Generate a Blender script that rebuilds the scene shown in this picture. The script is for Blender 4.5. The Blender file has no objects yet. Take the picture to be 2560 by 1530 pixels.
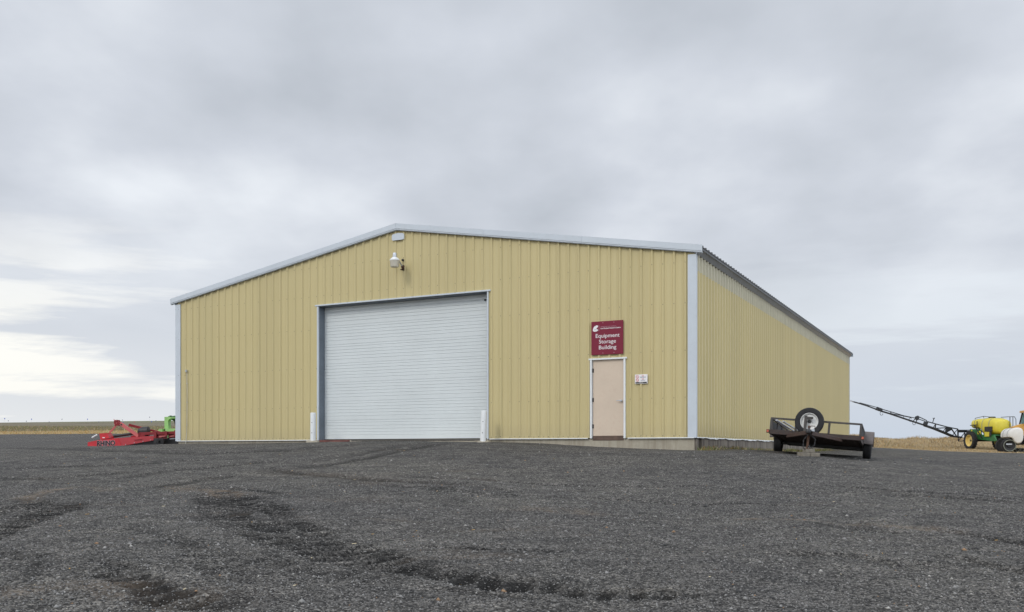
import bpy, math, random
import numpy as np
from mathutils import Vector, Matrix, noise as mnoise
random.seed(7); rng = np.random.default_rng(7)
C = bpy.context.scene.collection
R = math.radians
F = 2334.0; HX, HY = 1280.0, 1127.0; EYE = 1.6

def at(px, py, Y):                       # a sight line of the photograph at distance Y
    return Vector(((px-HX)/F*Y, Y, EYE+(HY-py)/F*Y))

# ---------------------------------------------------------------- materials
def new_mat(name):
    m = bpy.data.materials.new(name); m.use_nodes = True
    nt = m.node_tree
    return m, nt, nt.nodes['Principled BSDF']
def N(nt, t, **kw):
    n = nt.nodes.new(t)
    for k, v in kw.items():
        if k in n.inputs.keys(): n.inputs[k].default_value = v
        else: setattr(n, k, v)
    return n
def ramp(nt, stops, fac):
    n = nt.nodes.new('ShaderNodeValToRGB')
    el = n.color_ramp.elements
    while len(el) < len(stops): el.new(0.5)
    for e, (p, c) in zip(el, stops):
        e.position = p; e.color = c if len(c) == 4 else (*c, 1)
    nt.links.new(fac, n.inputs[0]); return n
def mix(nt, a, b, fac, mode='MIX'):
    n = nt.nodes.new('ShaderNodeMix'); n.data_type = 'RGBA'; n.blend_type = mode
    for sock, v in ((n.inputs[6], a), (n.inputs[7], b), (n.inputs[0], fac)):
        if isinstance(v, (int, float)): sock.default_value = v
        elif isinstance(v, tuple): sock.default_value = v if len(v) == 4 else (*v, 1)
        else: nt.links.new(v, sock)
    return n.outputs[2]
def math_(nt, op, a, b=None, clamp=False):
    n = nt.nodes.new('ShaderNodeMath'); n.operation = op; n.use_clamp = clamp
    for i, v in enumerate((a, b)):
        if v is None: continue
        if isinstance(v, (int, float)): n.inputs[i].default_value = v
        else: nt.links.new(v, n.inputs[i])
    return n.outputs[0]
def coords(nt, scale=(1,1,1)):
    tc = nt.nodes.new('ShaderNodeTexCoord'); mp = nt.nodes.new('ShaderNodeMapping')
    mp.inputs['Scale'].default_value = scale
    nt.links.new(tc.outputs['Object'], mp.inputs[0]); return mp.outputs[0]
def noise(nt, vec, scale, detail=4, rough=.55):
    n = N(nt, 'ShaderNodeTexNoise'); n.inputs['Scale'].default_value = scale
    n.inputs['Detail'].default_value = detail; n.inputs['Roughness'].default_value = rough
    nt.links.new(vec, n.inputs['Vector']); return n.outputs['Fac']
def bump(nt, bsdf, h, strength=.3, dist=.01):
    b = N(nt, 'ShaderNodeBump'); b.inputs['Strength'].default_value = strength
    b.inputs['Distance'].default_value = dist
    nt.links.new(h, b.inputs['Height']); nt.links.new(b.outputs[0], bsdf.inputs['Normal'])

def worn(name, col, rough=.5, metal=0., var=.18, dirt=(.09,.07,.05), dirt_amt=.25, scale=3., bmp=.15, streak=(1,1,1), spec=.5):
    """painted / coated surface with tonal variation and patchy dirt"""
    m, nt, b = new_mat(name)
    v = coords(nt, streak)
    n1 = noise(nt, v, scale, 5, .6); n2 = noise(nt, v, scale*9, 4, .65)
    lo = tuple(c*(1-var) for c in col); hi = tuple(min(1, c*(1+var*.6)) for c in col)
    r = ramp(nt, [(.3, lo), (.7, hi)], n1)
    mask = ramp(nt, [(.52, (0,0,0)), (.78, (1,1,1))], n2)
    f = math_(nt, 'MULTIPLY', mask.outputs[0], dirt_amt)
    c = mix(nt, r.outputs[0], dirt, f)
    nt.links.new(c, b.inputs['Base Color'])
    rr = ramp(nt, [(.3, (rough*.8,)*3), (.75, (min(1, rough*1.25),)*3)], n2)
    nt.links.new(rr.outputs[0], b.inputs['Roughness'])
    b.inputs['Metallic'].default_value = metal
    b.inputs['Specular IOR Level'].default_value = spec
    if bmp: bump(nt, b, n2, bmp, .004)
    return m

M = {}
def siding_mat(name, col, warm, panel_axis, spec=.4):
    m, nt, b = new_mat(name)
    tc = nt.nodes.new('ShaderNodeTexCoord'); sp = nt.nodes.new('ShaderNodeSeparateXYZ')
    nt.links.new(tc.outputs['Object'], sp.inputs[0])
    s = sp.outputs[panel_axis]
    cell = math_(nt, 'FLOOR', math_(nt, 'DIVIDE', s, .915))
    wn = N(nt, 'ShaderNodeTexWhiteNoise'); wn.noise_dimensions = '1D'
    nt.links.new(cell, wn.inputs['W'])
    v = coords(nt, (6, 6, .35)); n1 = noise(nt, v, 1.4, 5, .6)
    v2 = coords(nt, (1, 1, 1)); n2 = noise(nt, v2, .45, 3); n3 = noise(nt, v2, 22, 3)
    base = ramp(nt, [(.35, tuple(c*.975 for c in col)), (.68, tuple(c*1.02 for c in col))], n1)
    c = mix(nt, base.outputs[0], warm, math_(nt, 'MULTIPLY', n2, .45))
    val = math_(nt, 'ADD', math_(nt, 'MULTIPLY', wn.outputs['Value'], .06), .97)
    hs = N(nt, 'ShaderNodeHueSaturation'); nt.links.new(val, hs.inputs['Value']); nt.links.new(c, hs.inputs['Color'])
    # road dust kicked up on the lowest half metre, patchy
    low = ramp(nt, [(0., (1,1,1)), (.55, (0,0,0))], math_(nt, 'ADD', sp.outputs[2], math_(nt, 'MULTIPLY', n1, .25)))
    c2 = mix(nt, hs.outputs[0], (.36,.30,.19), math_(nt, 'MULTIPLY', low.outputs[0], .35))
    nt.links.new(c2, b.inputs['Base Color'])
    b.inputs['Roughness'].default_value = .42; b.inputs['Specular IOR Level'].default_value = spec
    bump(nt, b, math_(nt, 'ADD', n2, math_(nt, 'MULTIPLY', n3, .06)), .12, .03)
    return m
M['siding'] = siding_mat('yellow_siding', (.535,.452,.228), (.56,.485,.275), 0)
M['siding_side_lit'] = siding_mat('yellow_side_siding_lit', (.60,.505,.255), (.60,.525,.30), 1)  # front yellow lightened for the side walls, making up in colour for missing light
M['fibre'] = worn('fibreglass_band', (.56,.525,.39), .5, var=.12, dirt=(.25,.21,.13), dirt_amt=.35, scale=2.5, streak=(5,5,.5))
M['trim'] = worn('bluish_white_trim', (.54,.59,.64), .35, var=.06, dirt=(.35,.35,.33), dirt_amt=.15, scale=1.2, bmp=.04)
M['white'] = worn('white_paint', (.74,.76,.76), .4, var=.06, dirt=(.35,.32,.28), dirt_amt=.2, scale=2, bmp=.04)
M['shutter'] = worn('pale_grey_door', (.63,.67,.675), .38, var=.05, dirt=(.40,.42,.41), dirt_amt=.12, scale=.8, bmp=.03)
M['jamb'] = worn('blue_grey_jamb', (.15,.18,.215), .5, var=.15, scale=2)
M['door'] = worn('beige_door', (.62,.51,.40), .45, var=.05, dirt=(.50,.32,.24), dirt_amt=.25, scale=1.5, bmp=.05)
M['kick'] = worn('brown_threshold', (.12,.075,.055), .7, var=.4, scale=6)
M['redwood'] = worn('red_brown_sill', (.16,.06,.05), .7, var=.3, scale=5)
M['rust'] = worn('rust', (.10,.05,.03), .8, var=.5, dirt=(.06,.03,.02), dirt_amt=.6, scale=12)
M['galv'] = worn('galvanised_steel', (.50,.53,.57), .38, metal=.55, var=.15, dirt=(.3,.3,.3), dirt_amt=.2, scale=5)
M['roof'] = worn('roof_sheet', (.06,.063,.066), .45, metal=.3, var=.15, scale=1.5)
M['sign'] = worn('maroon_sign', (.20,.022,.045), .55, spec=.2, var=.06, dirt=(.3,.12,.13), dirt_amt=.08, scale=2, bmp=0)
M['ink_white'] = worn('white_lettering', (.80,.78,.78), .5, var=.02, dirt_amt=0, bmp=0)
M['ink_pink'] = worn('faded_lettering', (.55,.33,.38), .5, var=.02, dirt_amt=0, bmp=0)
M['ink_black'] = worn('black_lettering', (.015,.015,.017), .5, var=.02, dirt_amt=0, bmp=0)
M['ink_red'] = worn('red_lettering', (.55,.05,.05), .5, var=.02, dirt_amt=0, bmp=0)
M['ink_grey'] = worn('grey_marks', (.33,.36,.42), .5, var=.02, dirt_amt=0, bmp=0)
M['dark'] = worn('black_steel', (.022,.022,.024), .5, var=.3, dirt=(.10,.085,.07), dirt_amt=.35, scale=5)
M['boom'] = worn('boom_paint', (.012,.016,.022), .45, var=.3, scale=5)
M['tyre'] = worn('tyre_rubber', (.018,.018,.020), .85, var=.3, dirt=(.11,.10,.085), dirt_amt=.22, scale=8)
M['trailer'] = worn('brown_black_steel', (.038,.026,.022), .65, var=.3, dirt=(.15,.07,.04), dirt_amt=.45, scale=4)
M['trailer_rail'] = worn('dark_grey_rail', (.055,.05,.047), .55, var=.25, dirt=(.14,.09,.06), dirt_amt=.35, scale=5)
M['tongue'] = worn('rust_speckled_steel', (.055,.035,.03), .7, var=.3, dirt=(.24,.10,.045), dirt_amt=.75, scale=3.5)
M['mesh'] = worn('side_mesh_plate', (.022,.024,.027), .7, var=.3, scale=6)
M['wood'] = worn('weathered_deck', (.08,.055,.045), .9, var=.4, dirt=(.03,.02,.02), dirt_amt=.4, scale=3, streak=(8,1,1))
M['fender'] = worn('fender_plate', (.12,.10,.095), .5, var=.25, dirt=(.07,.045,.035), dirt_amt=.5, scale=5)
M['reflector'] = worn('amber_red_reflector', (.50,.11,.06), .3, dirt_amt=.2)
M['red'] = worn('red_paint', (.55,.022,.035), .38, var=.18, dirt=(.30,.09,.08), dirt_amt=.3, scale=3)
M['red_pale'] = worn('sun_faded_red_paint', (.52,.12,.12), .5, var=.2, dirt=(.35,.2,.17), dirt_amt=.35, scale=4)
M['red_dark'] = worn('dark_red_paint', (.26,.014,.02), .45, var=.2, scale=4)
M['lime'] = worn('lime_paint', (.33,.60,.20), .45, var=.15, dirt=(.3,.36,.2), dirt_amt=.25, scale=3)
M['lime_dark'] = worn('lime_arm_paint', (.06,.15,.05), .5, var=.2, scale=3)
M['tank_y'] = worn('yellow_poly_tank', (.66,.56,.045), .42, var=.1, dirt=(.45,.40,.12), dirt_amt=.3, scale=1.2)
M['rim_y'] = worn('yellow_rim', (.72,.56,.20), .45, var=.1, dirt=(.4,.3,.15), dirt_amt=.25, scale=2)
M['green'] = worn('green_machine_paint', (.028,.15,.045), .42, var=.2, dirt=(.12,.14,.07), dirt_amt=.25, scale=2)
M['strap'] = worn('grey_strap', (.28,.30,.24), .5, dirt_amt=.2)
M['orange'] = worn('yellow_orange_paint', (.60,.32,.06), .45, var=.12, dirt=(.5,.36,.18), dirt_amt=.3, scale=1.5)
M['tank_w'] = worn('white_poly_tank', (.70,.69,.66), .4, var=.06, dirt=(.5,.47,.4), dirt_amt=.3, scale=1.2)
M['block'] = worn('concrete_block', (.21,.19,.155), .9, var=.25, dirt=(.12,.10,.08), dirt_amt=.4, scale=9, bmp=.5)
M['flag_blue'] = worn('blue_flag', (.06,.12,.45), .7, dirt_amt=0)
M['flag_dark'] = worn('dark_flag', (.03,.045,.12), .7, dirt_amt=0)
M['flag_red'] = worn('red_flag', (.6,.08,.10), .7, dirt_amt=0)
M['wire'] = worn('wire', (.25,.25,.25), .5, metal=.5, dirt_amt=0)

def concrete(name, base, stain, amt, drip_axis):
    m, nt, b = new_mat(name)
    v = coords(nt, (1,1,1)); vs = coords(nt, (5,5,.35))
    n1 = noise(nt, v, 1.1, 6, .65); n2 = noise(nt, v, 18, 5, .7); nd = noise(nt, vs, 1.6, 5, .65)
    c = ramp(nt, [(.3, tuple(x*.75 for x in base)), (.7, tuple(x*1.12 for x in base))], n1).outputs[0]
    c = mix(nt, c, stain, math_(nt, 'MULTIPLY', ramp(nt, [(.45,(0,0,0)),(.6,(1,1,1))], nd).outputs[0], amt))
    c = mix(nt, c, tuple(x*.6 for x in base), math_(nt, 'MULTIPLY', ramp(nt, [(.5,(0,0,0)),(.75,(1,1,1))], n2).outputs[0], .4))
    nt.links.new(c, b.inputs['Base Color']); b.inputs['Roughness'].default_value = .92
    bump(nt, b, math_(nt, 'ADD', n1, math_(nt, 'MULTIPLY', n2, .5)), .5, .02)
    return m
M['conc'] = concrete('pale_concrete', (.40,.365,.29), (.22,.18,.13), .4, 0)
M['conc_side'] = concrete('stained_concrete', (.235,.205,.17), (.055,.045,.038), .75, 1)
# refractor of the wall lamp: cloudy acrylic
m, nt, b = new_mat('cloudy_acrylic'); b.inputs['Base Color'].default_value = (.72,.68,.58,1)
b.inputs['Roughness'].default_value = .25; b.inputs['Transmission Weight'].default_value = .25; M['acrylic'] = m
m, nt, b = new_mat('cab_glass'); b.inputs['Base Color'].default_value = (.25,.42,.42,1)
b.inputs['Roughness'].default_value = .05; b.inputs['Transmission Weight'].default_value = .5; M['glass'] = m
# rusted white wheel rim
m, nt, b = new_mat('rusty_white_rim')
v = coords(nt); nn = noise(nt, v, 9, 5, .7)
sp = nt.nodes.new('ShaderNodeSeparateXYZ'); tcn = nt.nodes.new('ShaderNodeTexCoord'); nt.links.new(tcn.outputs['Object'], sp.inputs[0])
lowm = ramp(nt, [(.30, (1,1,1)), (.50, (0,0,0))], math_(nt, 'ADD', math_(nt, 'MULTIPLY', math_(nt,'SUBTRACT', sp.outputs[2], .12), 2.2), nn))
c = mix(nt, (.68,.68,.66), (.52,.26,.11), lowm.outputs[0]); nt.links.new(c, b.inputs['Base Color']); b.inputs['Roughness'].default_value = .45
M['rim_rust'] = m

# ---------------------------------------------------------------- mesh builder
class MB:
    def __init__(s): s.v = []; s.f = []; s.mi = []
    def add(s, vs, fs, mi=0):
        o = len(s.v); s.v += [tuple(p) for p in vs]
        for f in fs: s.f.append(tuple(o+i for i in f)); s.mi.append(mi)
        return s
    def box(s, c, d, rot=None, mi=0, bev=None):
        c = Vector(c); hx, hy, hz = d[0]/2, d[1]/2, d[2]/2
        if bev is None: bev = min(hx, hy, hz)*.18
        t = bev
        # chamfered box: 24 verts
        vs = []; idx = {}
        for sx in (-1,1):
            for sy in (-1,1):
                for sz in (-1,1):
                    for a in range(3):
                        p = [sx*(hx-t), sy*(hy-t), sz*(hz-t)]
                        p[a] = (sx*hx, sy*hy, sz*hz)[a]
                        idx[(sx,sy,sz,a)] = len(vs); vs.append(Vector(p))
        fs = []
        for a, (b_, c_) in enumerate(((1,2),(2,0),(0,1))):
            for sg in (-1,1):
                q = []
                for (u,w) in ((-1,-1),(1,-1),(1,1),(-1,1)):
                    k = [0,0,0]; k[a] = sg; k[b_] = u; k[c_] = w; q.append(idx[(*k, a)])
                fs.append(q if sg > 0 else q[::-1])
        for a in range(3):                      # edges
            b_, c_ = (a+1)%3, (a+2)%3
            for sb in (-1,1):
                for sc in (-1,1):
                    k0 = [0]*3; k1 = [0]*3
                    k0[a] = -1; k1[a] = 1; k0[b_]=k1[b_]=sb; k0[c_]=k1[c_]=sc
                    q = [idx[(*k0,b_)], idx[(*k1,b_)], idx[(*k1,c_)], idx[(*k0,c_)]]
                    fs.append(q if sb*sc > 0 else q[::-1])
        for sx in (-1,1):
            for sy in (-1,1):
                for sz in (-1,1):
                    q = [idx[(sx,sy,sz,a)] for a in range(3)]
                    fs.append(q if sx*sy*sz > 0 else q[::-1])
        if rot is not None: vs = [rot @ p for p in vs]
        return s.add([p+c for p in vs], fs, mi)
    def bar(s, p0, p1, w, h=None, up=(0,0,1), mi=0):
        p0, p1 = Vector(p0), Vector(p1); h = h or w
        d = p1-p0; L = d.length; x = d.normalized(); u = Vector(up)
        if abs(x.dot(u)) > .98: u = Vector((1,0,0))
        y = u.cross(x).normalized(); z = x.cross(y)
        return s.box((p0+p1)/2, (L, w, h), Matrix((x, y, z)).transposed(), mi)
    def cyl(s, p0, p1, r0, r1=None, n=16, caps=True, mi=0):
        p0, p1 = Vector(p0), Vector(p1); r1 = r0 if r1 is None else r1
        return s.lathe(p0, p1-p0, [(0 if caps else r0, 0), (r0, 0), (r1, (p1-p0).length), (0 if caps else r1, (p1-p0).length)], n, mi)
    def lathe(s, o, axis, prof, n=24, mi=0, squash=None):
        o = Vector(o); a = Vector(axis).normalized()
        u = Vector((0,0,1)) if abs(a.z) < .9 else Vector((1,0,0))
        x = a.cross(u).normalized(); y = a.cross(x)
        vs = []; fs = []
        for r, h in prof:
            for k in range(n):
                t = 2*math.pi*k/n
                vs.append(o+a*h+(x*math.cos(t)+y*math.sin(t))*r)
        for i in range(len(prof)-1):
            for k in range(n):
                k2 = (k+1)%n
                if prof[i][0] < 1e-6 and prof[i+1][0] < 1e-6: continue
                fs.append((i*n+k, (i+1)*n+k, (i+1)*n+k2, i*n+k2))
        return s.add(vs, fs, mi)
    def tube(s, pts, r, n=8, mi=0):
        pts = [Vector(p) for p in pts]; vs = []; fs = []
        for i, p in enumerate(pts):
            d = (pts[min(i+1, len(pts)-1)]-pts[max(i-1, 0)]).normalized()
            u = Vector((0,0,1)) if abs(d.z) < .9 else Vector((1,0,0))
            x = d.cross(u).normalized(); y = d.cross(x)
            for k in range(n):
                t = 2*math.pi*k/n; vs.append(p+(x*math.cos(t)+y*math.sin(t))*r)
        for i in range(len(pts)-1):
            for k in range(n):
                fs.append((i*n+k, i*n+(k+1)%n, (i+1)*n+(k+1)%n, (i+1)*n+k))
        fs.append(tuple(range(n))[::-1]); fs.append(tuple((len(pts)-1)*n+k for k in range(n)))
        return s.add(vs, fs, mi)
    def prism(s, poly, axis_fn, d0, d1, mi=0):
        """poly of 2-D points, axis_fn(a, b, d) -> 3-D"""
        n = len(poly)
        vs = [axis_fn(a, b, d0) for a, b in poly]+[axis_fn(a, b, d1) for a, b in poly]
        fs = [tuple(range(n))[::-1], tuple(range(n, 2*n))]
        fs += [(i, (i+1)%n, n+(i+1)%n, n+i) for i in range(n)]
        return s.add(vs, fs, mi)
    def loft(s, rings, mi=0):
        n = len(rings[0]); vs = [p for r in rings for p in r]; fs = []
        for i in range(len(rings)-1):
            for k in range(n):
                fs.append((i*n+k, i*n+(k+1)%n, (i+1)*n+(k+1)%n, (i+1)*n+k))
        fs.append(tuple(range(n))[::-1]); fs.append(tuple((len(rings)-1)*n+k for k in range(n)))
        return s.add(vs, fs, mi)
    def build(s, name, mats, parent=None, smooth=None, fix=True):
        import bmesh
        me = bpy.data.meshes.new(name); me.from_pydata(s.v, [], s.f)
        if not isinstance(mats, (list, tuple)): mats = [mats]
        for m_ in mats: me.materials.append(m_)
        me.polygons.foreach_set('material_index', s.mi)
        if fix:
            bm = bmesh.new(); bm.from_mesh(me)
            bmesh.ops.remove_doubles(bm, verts=bm.verts, dist=1e-5)
            bmesh.ops.recalc_face_normals(bm, faces=bm.faces); bm.to_mesh(me); bm.free()
        if smooth: 
            me.shade_smooth(); me.set_sharp_from_angle(angle=R(smooth))
        o = bpy.data.objects.new(name, me); C.objects.link(o)
        if parent: o.parent = parent
        return o

def tag(o, label=None, cat=None, group=None, kind=None):
    if label: o['label'] = label
    if cat: o['category'] = cat
    if group: o['group'] = group
    if kind: o['kind'] = kind
    return o
def thing(name, label, cat, loc=(0,0,0), rz=0., group=None, matrix=None):
    o = bpy.data.objects.new(name, None); C.objects.link(o); o.empty_display_size = .3
    if matrix is not None: o.matrix_world = matrix
    else: o.location = loc; o.rotation_euler = (0,0,rz)
    return tag(o, label, cat, group)
def text_mesh(name, body, size, mat, parent, origin, xdir, ydir, align='CENTER', depth=.002, offset=0., sx=1.):
    """lettering as real mesh; origin is baseline point, xdir/ydir the writing axes (parent space)"""
    cu = bpy.data.curves.new(name, 'FONT'); cu.body = body; cu.size = size; cu.align_x = align
    cu.extrude = depth; cu.offset = offset; cu.resolution_u = 3
    tmp = bpy.data.objects.new('tmp', cu); C.objects.link(tmp)
    dg = bpy.context.evaluated_depsgraph_get(); dg.update()
    me = bpy.data.meshes.new_from_object(tmp.evaluated_get(dg)); bpy.data.objects.remove(tmp)
    x = Vector(xdir).normalized(); y = Vector(ydir).normalized(); z = x.cross(y)
    mt = Matrix.Translation(Vector(origin)) @ Matrix((x*sx, y, z)).transposed().to_4x4()
    me.transform(mt); me.materials.clear(); me.materials.append(mat)
    o = bpy.data.objects.new(name, me); C.objects.link(o); o.parent = parent
    return o

# ---------------------------------------------------------------- terrain
B0 = Vector((-11.83, 32.98, 1.955)); BW = 18.68; BL = 30.1; BROT = math.atan2(-8.5, 16.633)
bx = Vector((math.cos(BROT), math.sin(BROT), 0)); by = Vector((-math.sin(BROT), math.cos(BROT), 0))
def bpt(x, y): p = B0+bx*x+by*y; return p.x, p.y
anchors = [(0,0,0),(-6,0,0),(6,0,-.02),(0,-12,-.35),(-14,-8,-.3),(14,-8,-.4),
 (0,9,.50),(-7,10,.58),(7,10,.50),(0,17,1.05),(-9,18,1.08),(8,17,1.0),
 (*bpt(18.7,-.1),1.61),(*bpt(16.2,-.1),1.70),(*bpt(13,-.5),1.83),(*bpt(9.4,-.3),1.90),(*bpt(6,-.5),1.87),(*bpt(3,-.2),1.85),(*bpt(0,-.1),1.84),
 (*bpt(18.7,6),1.60),(*bpt(18.7,11),1.60),(*bpt(18.7,30),1.70),(*bpt(9,15),1.80),(*bpt(0,20),1.9),
 (8.6,22.3,1.33),(8.7,20,1.18),(6.6,20,1.33),(7.2,23.9,1.52),
 (6.8,21.4,1.475),(7.17,25.4,1.58),(9.41,24.5,1.385),(14,24,1.25),(14,34,1.42),(22,42,1.5),(24,60,1.78),(30.2,55,1.34),(39.2,80,1.74),(39,72,1.50),(50,60,1.2),(30,30,1.1),
 (-14.7,36,1.765),(-19.7,36,1.76),(-20,24,1.35),(-38,70,2.80),(-31,70,2.86),(-20,72,2.85),(-43,100,3.85),(-30,100,3.95),(-20,100,3.9),
 (-70,170,6.4),(-100,250,8.9),(-60,250,9.1),(-25,200,7.0),(0,110,3.2),(45,110,1.5),(80,110,1.4),(70,200,0),(20,250,2.5),(-60,40,1.6),(60,0,-.3),(-60,-20,-.5),
 (-200,500,2.0),(0,600,0),(300,500,-3),(600,0,-3),(-600,0,-1),(0,-600,-3),(-600,400,0),(-500,-500,-3),(600,-500,-3),(700,700,-5),(-600,800,-4)]
A = np.array(anchors, float)
def tps(r2): return np.where(r2 > 0, .5*r2*np.log(r2+1e-12), 0)
_n = len(A)
_K = tps(((A[:,None,:2]-A[None,:,:2])**2).sum(-1)); _K += np.eye(_n)*.25
_Pm = np.c_[np.ones(_n), A[:,:2]]
_S = np.zeros((_n+3,_n+3)); _S[:_n,:_n] = _K; _S[:_n,_n:] = _Pm; _S[_n:,:_n] = _Pm.T
_w = np.linalg.solve(_S, np.r_[A[:,2], 0,0,0])
def height(X, Y):
    X = np.asarray(X, float); Y = np.asarray(Y, float)
    r = np.maximum(1, np.hypot(X, Y)/900); x = X/r; y = Y/r
    z = _w[_n]+_w[_n+1]*x+_w[_n+2]*y
    for i in range(_n): z = z+_w[i]*tps((x-A[i,0])**2+(y-A[i,1])**2)
    return z
def smooth01(t): t = np.clip(t, 0, 1); return t*t*(3-2*t)
def berm(X, Y):
    """low bank of dry stubble on the right, beyond the sprayer"""
    c = 91+.02*X
    n = .12*np.sin(X*.45)+.10*np.sin(X*1.13+1)+.06*np.sin(X*2.3)+.08*np.sin(Y*.8+X*.3)
    k = smooth01((X-27)/6)
    return k*(.93+n+.004*(X-35))*smooth01((Y-82)/8)*(1-.55*smooth01((Y-98)/30))
_gx = rng.uniform(0, 6.28, 40); _gk = rng.normal(0, 1, (40,2)); _gk /= np.linalg.norm(_gk, axis=1)[:,None]
_gf = np.geomspace(.35, 14, 40)
def rough_n(X, Y):
    z = np.zeros_like(X, dtype=float)
    for i in range(40): z += np.sin(_gf[i]*(_gk[i,0]*X+_gk[i,1]*Y)+_gx[i])*.012/(_gf[i]**.75)
    return z
def hz(x, y): return float(height(x, y)+berm(np.float64(x), np.float64(y)))
def ground_at(px, py):
    lo = None
    for Y in np.arange(4, 120, .05):
        p = at(px, py, Y)
        if p.z <= hz(p.x, p.y): return (p.x, p.y)
    return (p.x, p.y)

# wheel tracks and stains, laid out on the yard as paths  (points, half width, kind, strength)
tracks_px = [
 ([(560,1222),(545,1245),(560,1275),(620,1310),(700,1342)], .34, 'lug', 1.0),
 ([(600,1240),(660,1270),(740,1318),(800,1348)], .26, 'lug', .9),
 ([(640,1320),(760,1355),(880,1388),(1010,1420)], .36, 'lug', .8),
 ([(860,1375),(980,1412),(1120,1440),(1260,1456),(1400,1468)], .22, 'lug', 1.0),
 ([(1000,1425),(1130,1440),(1230,1455)], .09, 'wet', 1.),
 ([(1180,1452),(1300,1466),(1440,1478),(1600,1488),(1760,1500)], .17, 'lug', 1.1),
 ([(520,1300),(620,1345),(740,1380),(860,1405)], .26, 'lug', .75),
 ([(560,1400),(700,1420),(860,1440),(1000,1452)], .16, 'lug', .5),
 ([(340,1330),(400,1352),(440,1375)], .12, 'wet', .5),
 ([(0,1400),(60,1415),(140,1400)], .12, 'lug', .6),
 ([(1060,1470),(1170,1474),(1260,1484),(1360,1496)], .08, 'wet', .7),
 ([(430,1345),(470,1380),(520,1420),(600,1460)], .20, 'lug', .45),
 ([(165,1252),(120,1275),(60,1305),(-60,1350)], .30, 'lug', 1.3),
 ([(110,1245),(50,1262),(-30,1282)], .22, 'lug', 1.1),
 ([(150,1220),(100,1235),(40,1250),(-30,1262)], .10, 'wet', .6),
 ([(240,1422),(290,1432),(340,1450)], .09, 'wet', .9),
 ([(250,1450),(330,1470),(380,1490),(450,1512),(560,1520)], .17, 'lug', 1.2),
 ([(110,1400),(90,1432),(80,1470)], .09, 'wet', .6),
 ([(330,1515),(420,1524),(520,1528)], .08, 'wet', .9),
 ([(380,1210),(440,1204),(520,1194),(600,1186)], .16, 'wet', .7),
 ([(470,1212),(540,1214),(620,1222),(700,1236)], .14, 'wet', .8),
 ([(0,1195),(120,1196),(240,1186),(330,1180)], .18, 'rut', .9),
 ([(60,1243),(130,1222),(200,1212),(270,1216)], .30, 'sand', .8),
 ([(440,1208),(520,1220),(600,1236)], .30, 'sand', 1.),
 ([(640,1170),(720,1178),(900,1192),(1050,1210)], .7, 'sand', .15),
 ([(800,1255),(900,1258),(960,1262)], .4, 'sand', .35),
 ([(0,1500),(150,1480),(330,1490),(520,1510)], .35, 'sand', .5),
 ([(1840,1296),(1960,1300),(2080,1312),(2240,1322),(2400,1330)], .14, 'sand', .8),
 ([(1290,1275),(1400,1280),(1500,1290)], .35, 'sand', .4),
 ([(1120,1108),(1020,1124),(900,1148),(760,1170)], .30, 'rut', 1.),
 ([(1080,1106),(960,1124),(860,1142),(740,1156)], .30, 'rut', .9),
 ([(960,1106),(840,1116),(700,1126),(520,1134)], .30, 'rut', .7),
 ([(660,1172),(780,1184),(900,1198),(1060,1212),(1250,1230)], .26, 'rut', 1.2),
 ([(880,1208),(1000,1224),(1150,1240),(1300,1250)], .22, 'rut', .9),
 ([(1000,1194),(1250,1204),(1500,1210),(1800,1214)], .14, 'rut', .8),
 ([(1200,1240),(1500,1246),(1800,1256),(2000,1266)], .12, 'rut', .7),
 ([(2040,1132),(1960,1160),(1860,1200),(1700,1260)], .35, 'pale', .9),
 ([(1900,1132),(1830,1155),(1720,1190),(1560,1240)], .35, 'pale', .9),
 ([(2200,1140),(2080,1180),(1950,1230)], .35, 'pale', .7),
 ([(2100,1216),(2230,1226),(2400,1236),(2600,1250)], .10, 'wet', .8),
 ([(2250,1238),(2400,1246),(2600,1262)], .2, 'rut', 1.),
 ([(2020,1312),(2120,1326),(2260,1336)], .10, 'wet', .6),
 ([(2320,1330),(2450,1344),(2600,1366)], .14, 'rut', 1.2),
 ([(1950,1395),(2100,1400),(2250,1420),(2380,1412)], .12, 'rut', 1.),
 ([(2380,1395),(2480,1412),(2600,1430)], .14, 'rut', 1.4),
 ([(1050,1372),(1200,1380),(1400,1378)], .06, 'rut', 1.2),
 ([(0,1118),(130,1122),(300,1128),(460,1126)], .5, 'rut', 1.),
 ([(360,1130),(520,1134),(760,1126)], .35, 'rut', 1.),
 ([(0,1172),(150,1166),(340,1160),(520,1148)], .25, 'rut', .9),
 ([(300,1192),(420,1176),(560,1166),(700,1150)], .2, 'rut', .9),
 ([(1290,1128),(1500,1134),(1700,1140),(1900,1150)], .3, 'rut', .6),
]
tracks = [([ground_at(*p) for p in pts], w, k, s) for pts, w, k, s in tracks_px]

def axis_list(segs):
    out = [segs[0][0]]
    for a, b, st in segs:
        n = max(1, round((b-a)/st)); out += list(np.linspace(a, b, n+1)[1:])
    return np.array(out)
def geo(a, b, s0, g=1.18):
    out = []; x = a; s = s0; sg = 1 if b > a else -1
    while abs(x-a) < abs(b-a): x += sg*s; s *= g; out.append(x)
    return out
xs = axis_list([(-9,9,.045)]); xs = np.r_[sorted(geo(-9,-60,.08,1.02)), xs, geo(9,75,.08,1.02)]
xs = np.r_[sorted(geo(xs[0],-3000,1.2,1.25)), xs, geo(xs[-1],3000,1.2,1.25)]
ys = axis_list([(-3,5.5,.5),(5.5,14,.038),(14,24,.07),(24,40,.12),(40,105,.3)])
ys = np.r_[sorted(geo(-3,-3000,1.,1.4)), ys, geo(105,4000,.6,1.08)]
GX, GY = np.meshgrid(xs, ys)
Z = height(GX, GY)+berm(GX, GY)
near = 1-smooth01((np.hypot(GX, GY)-70)/60)
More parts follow.
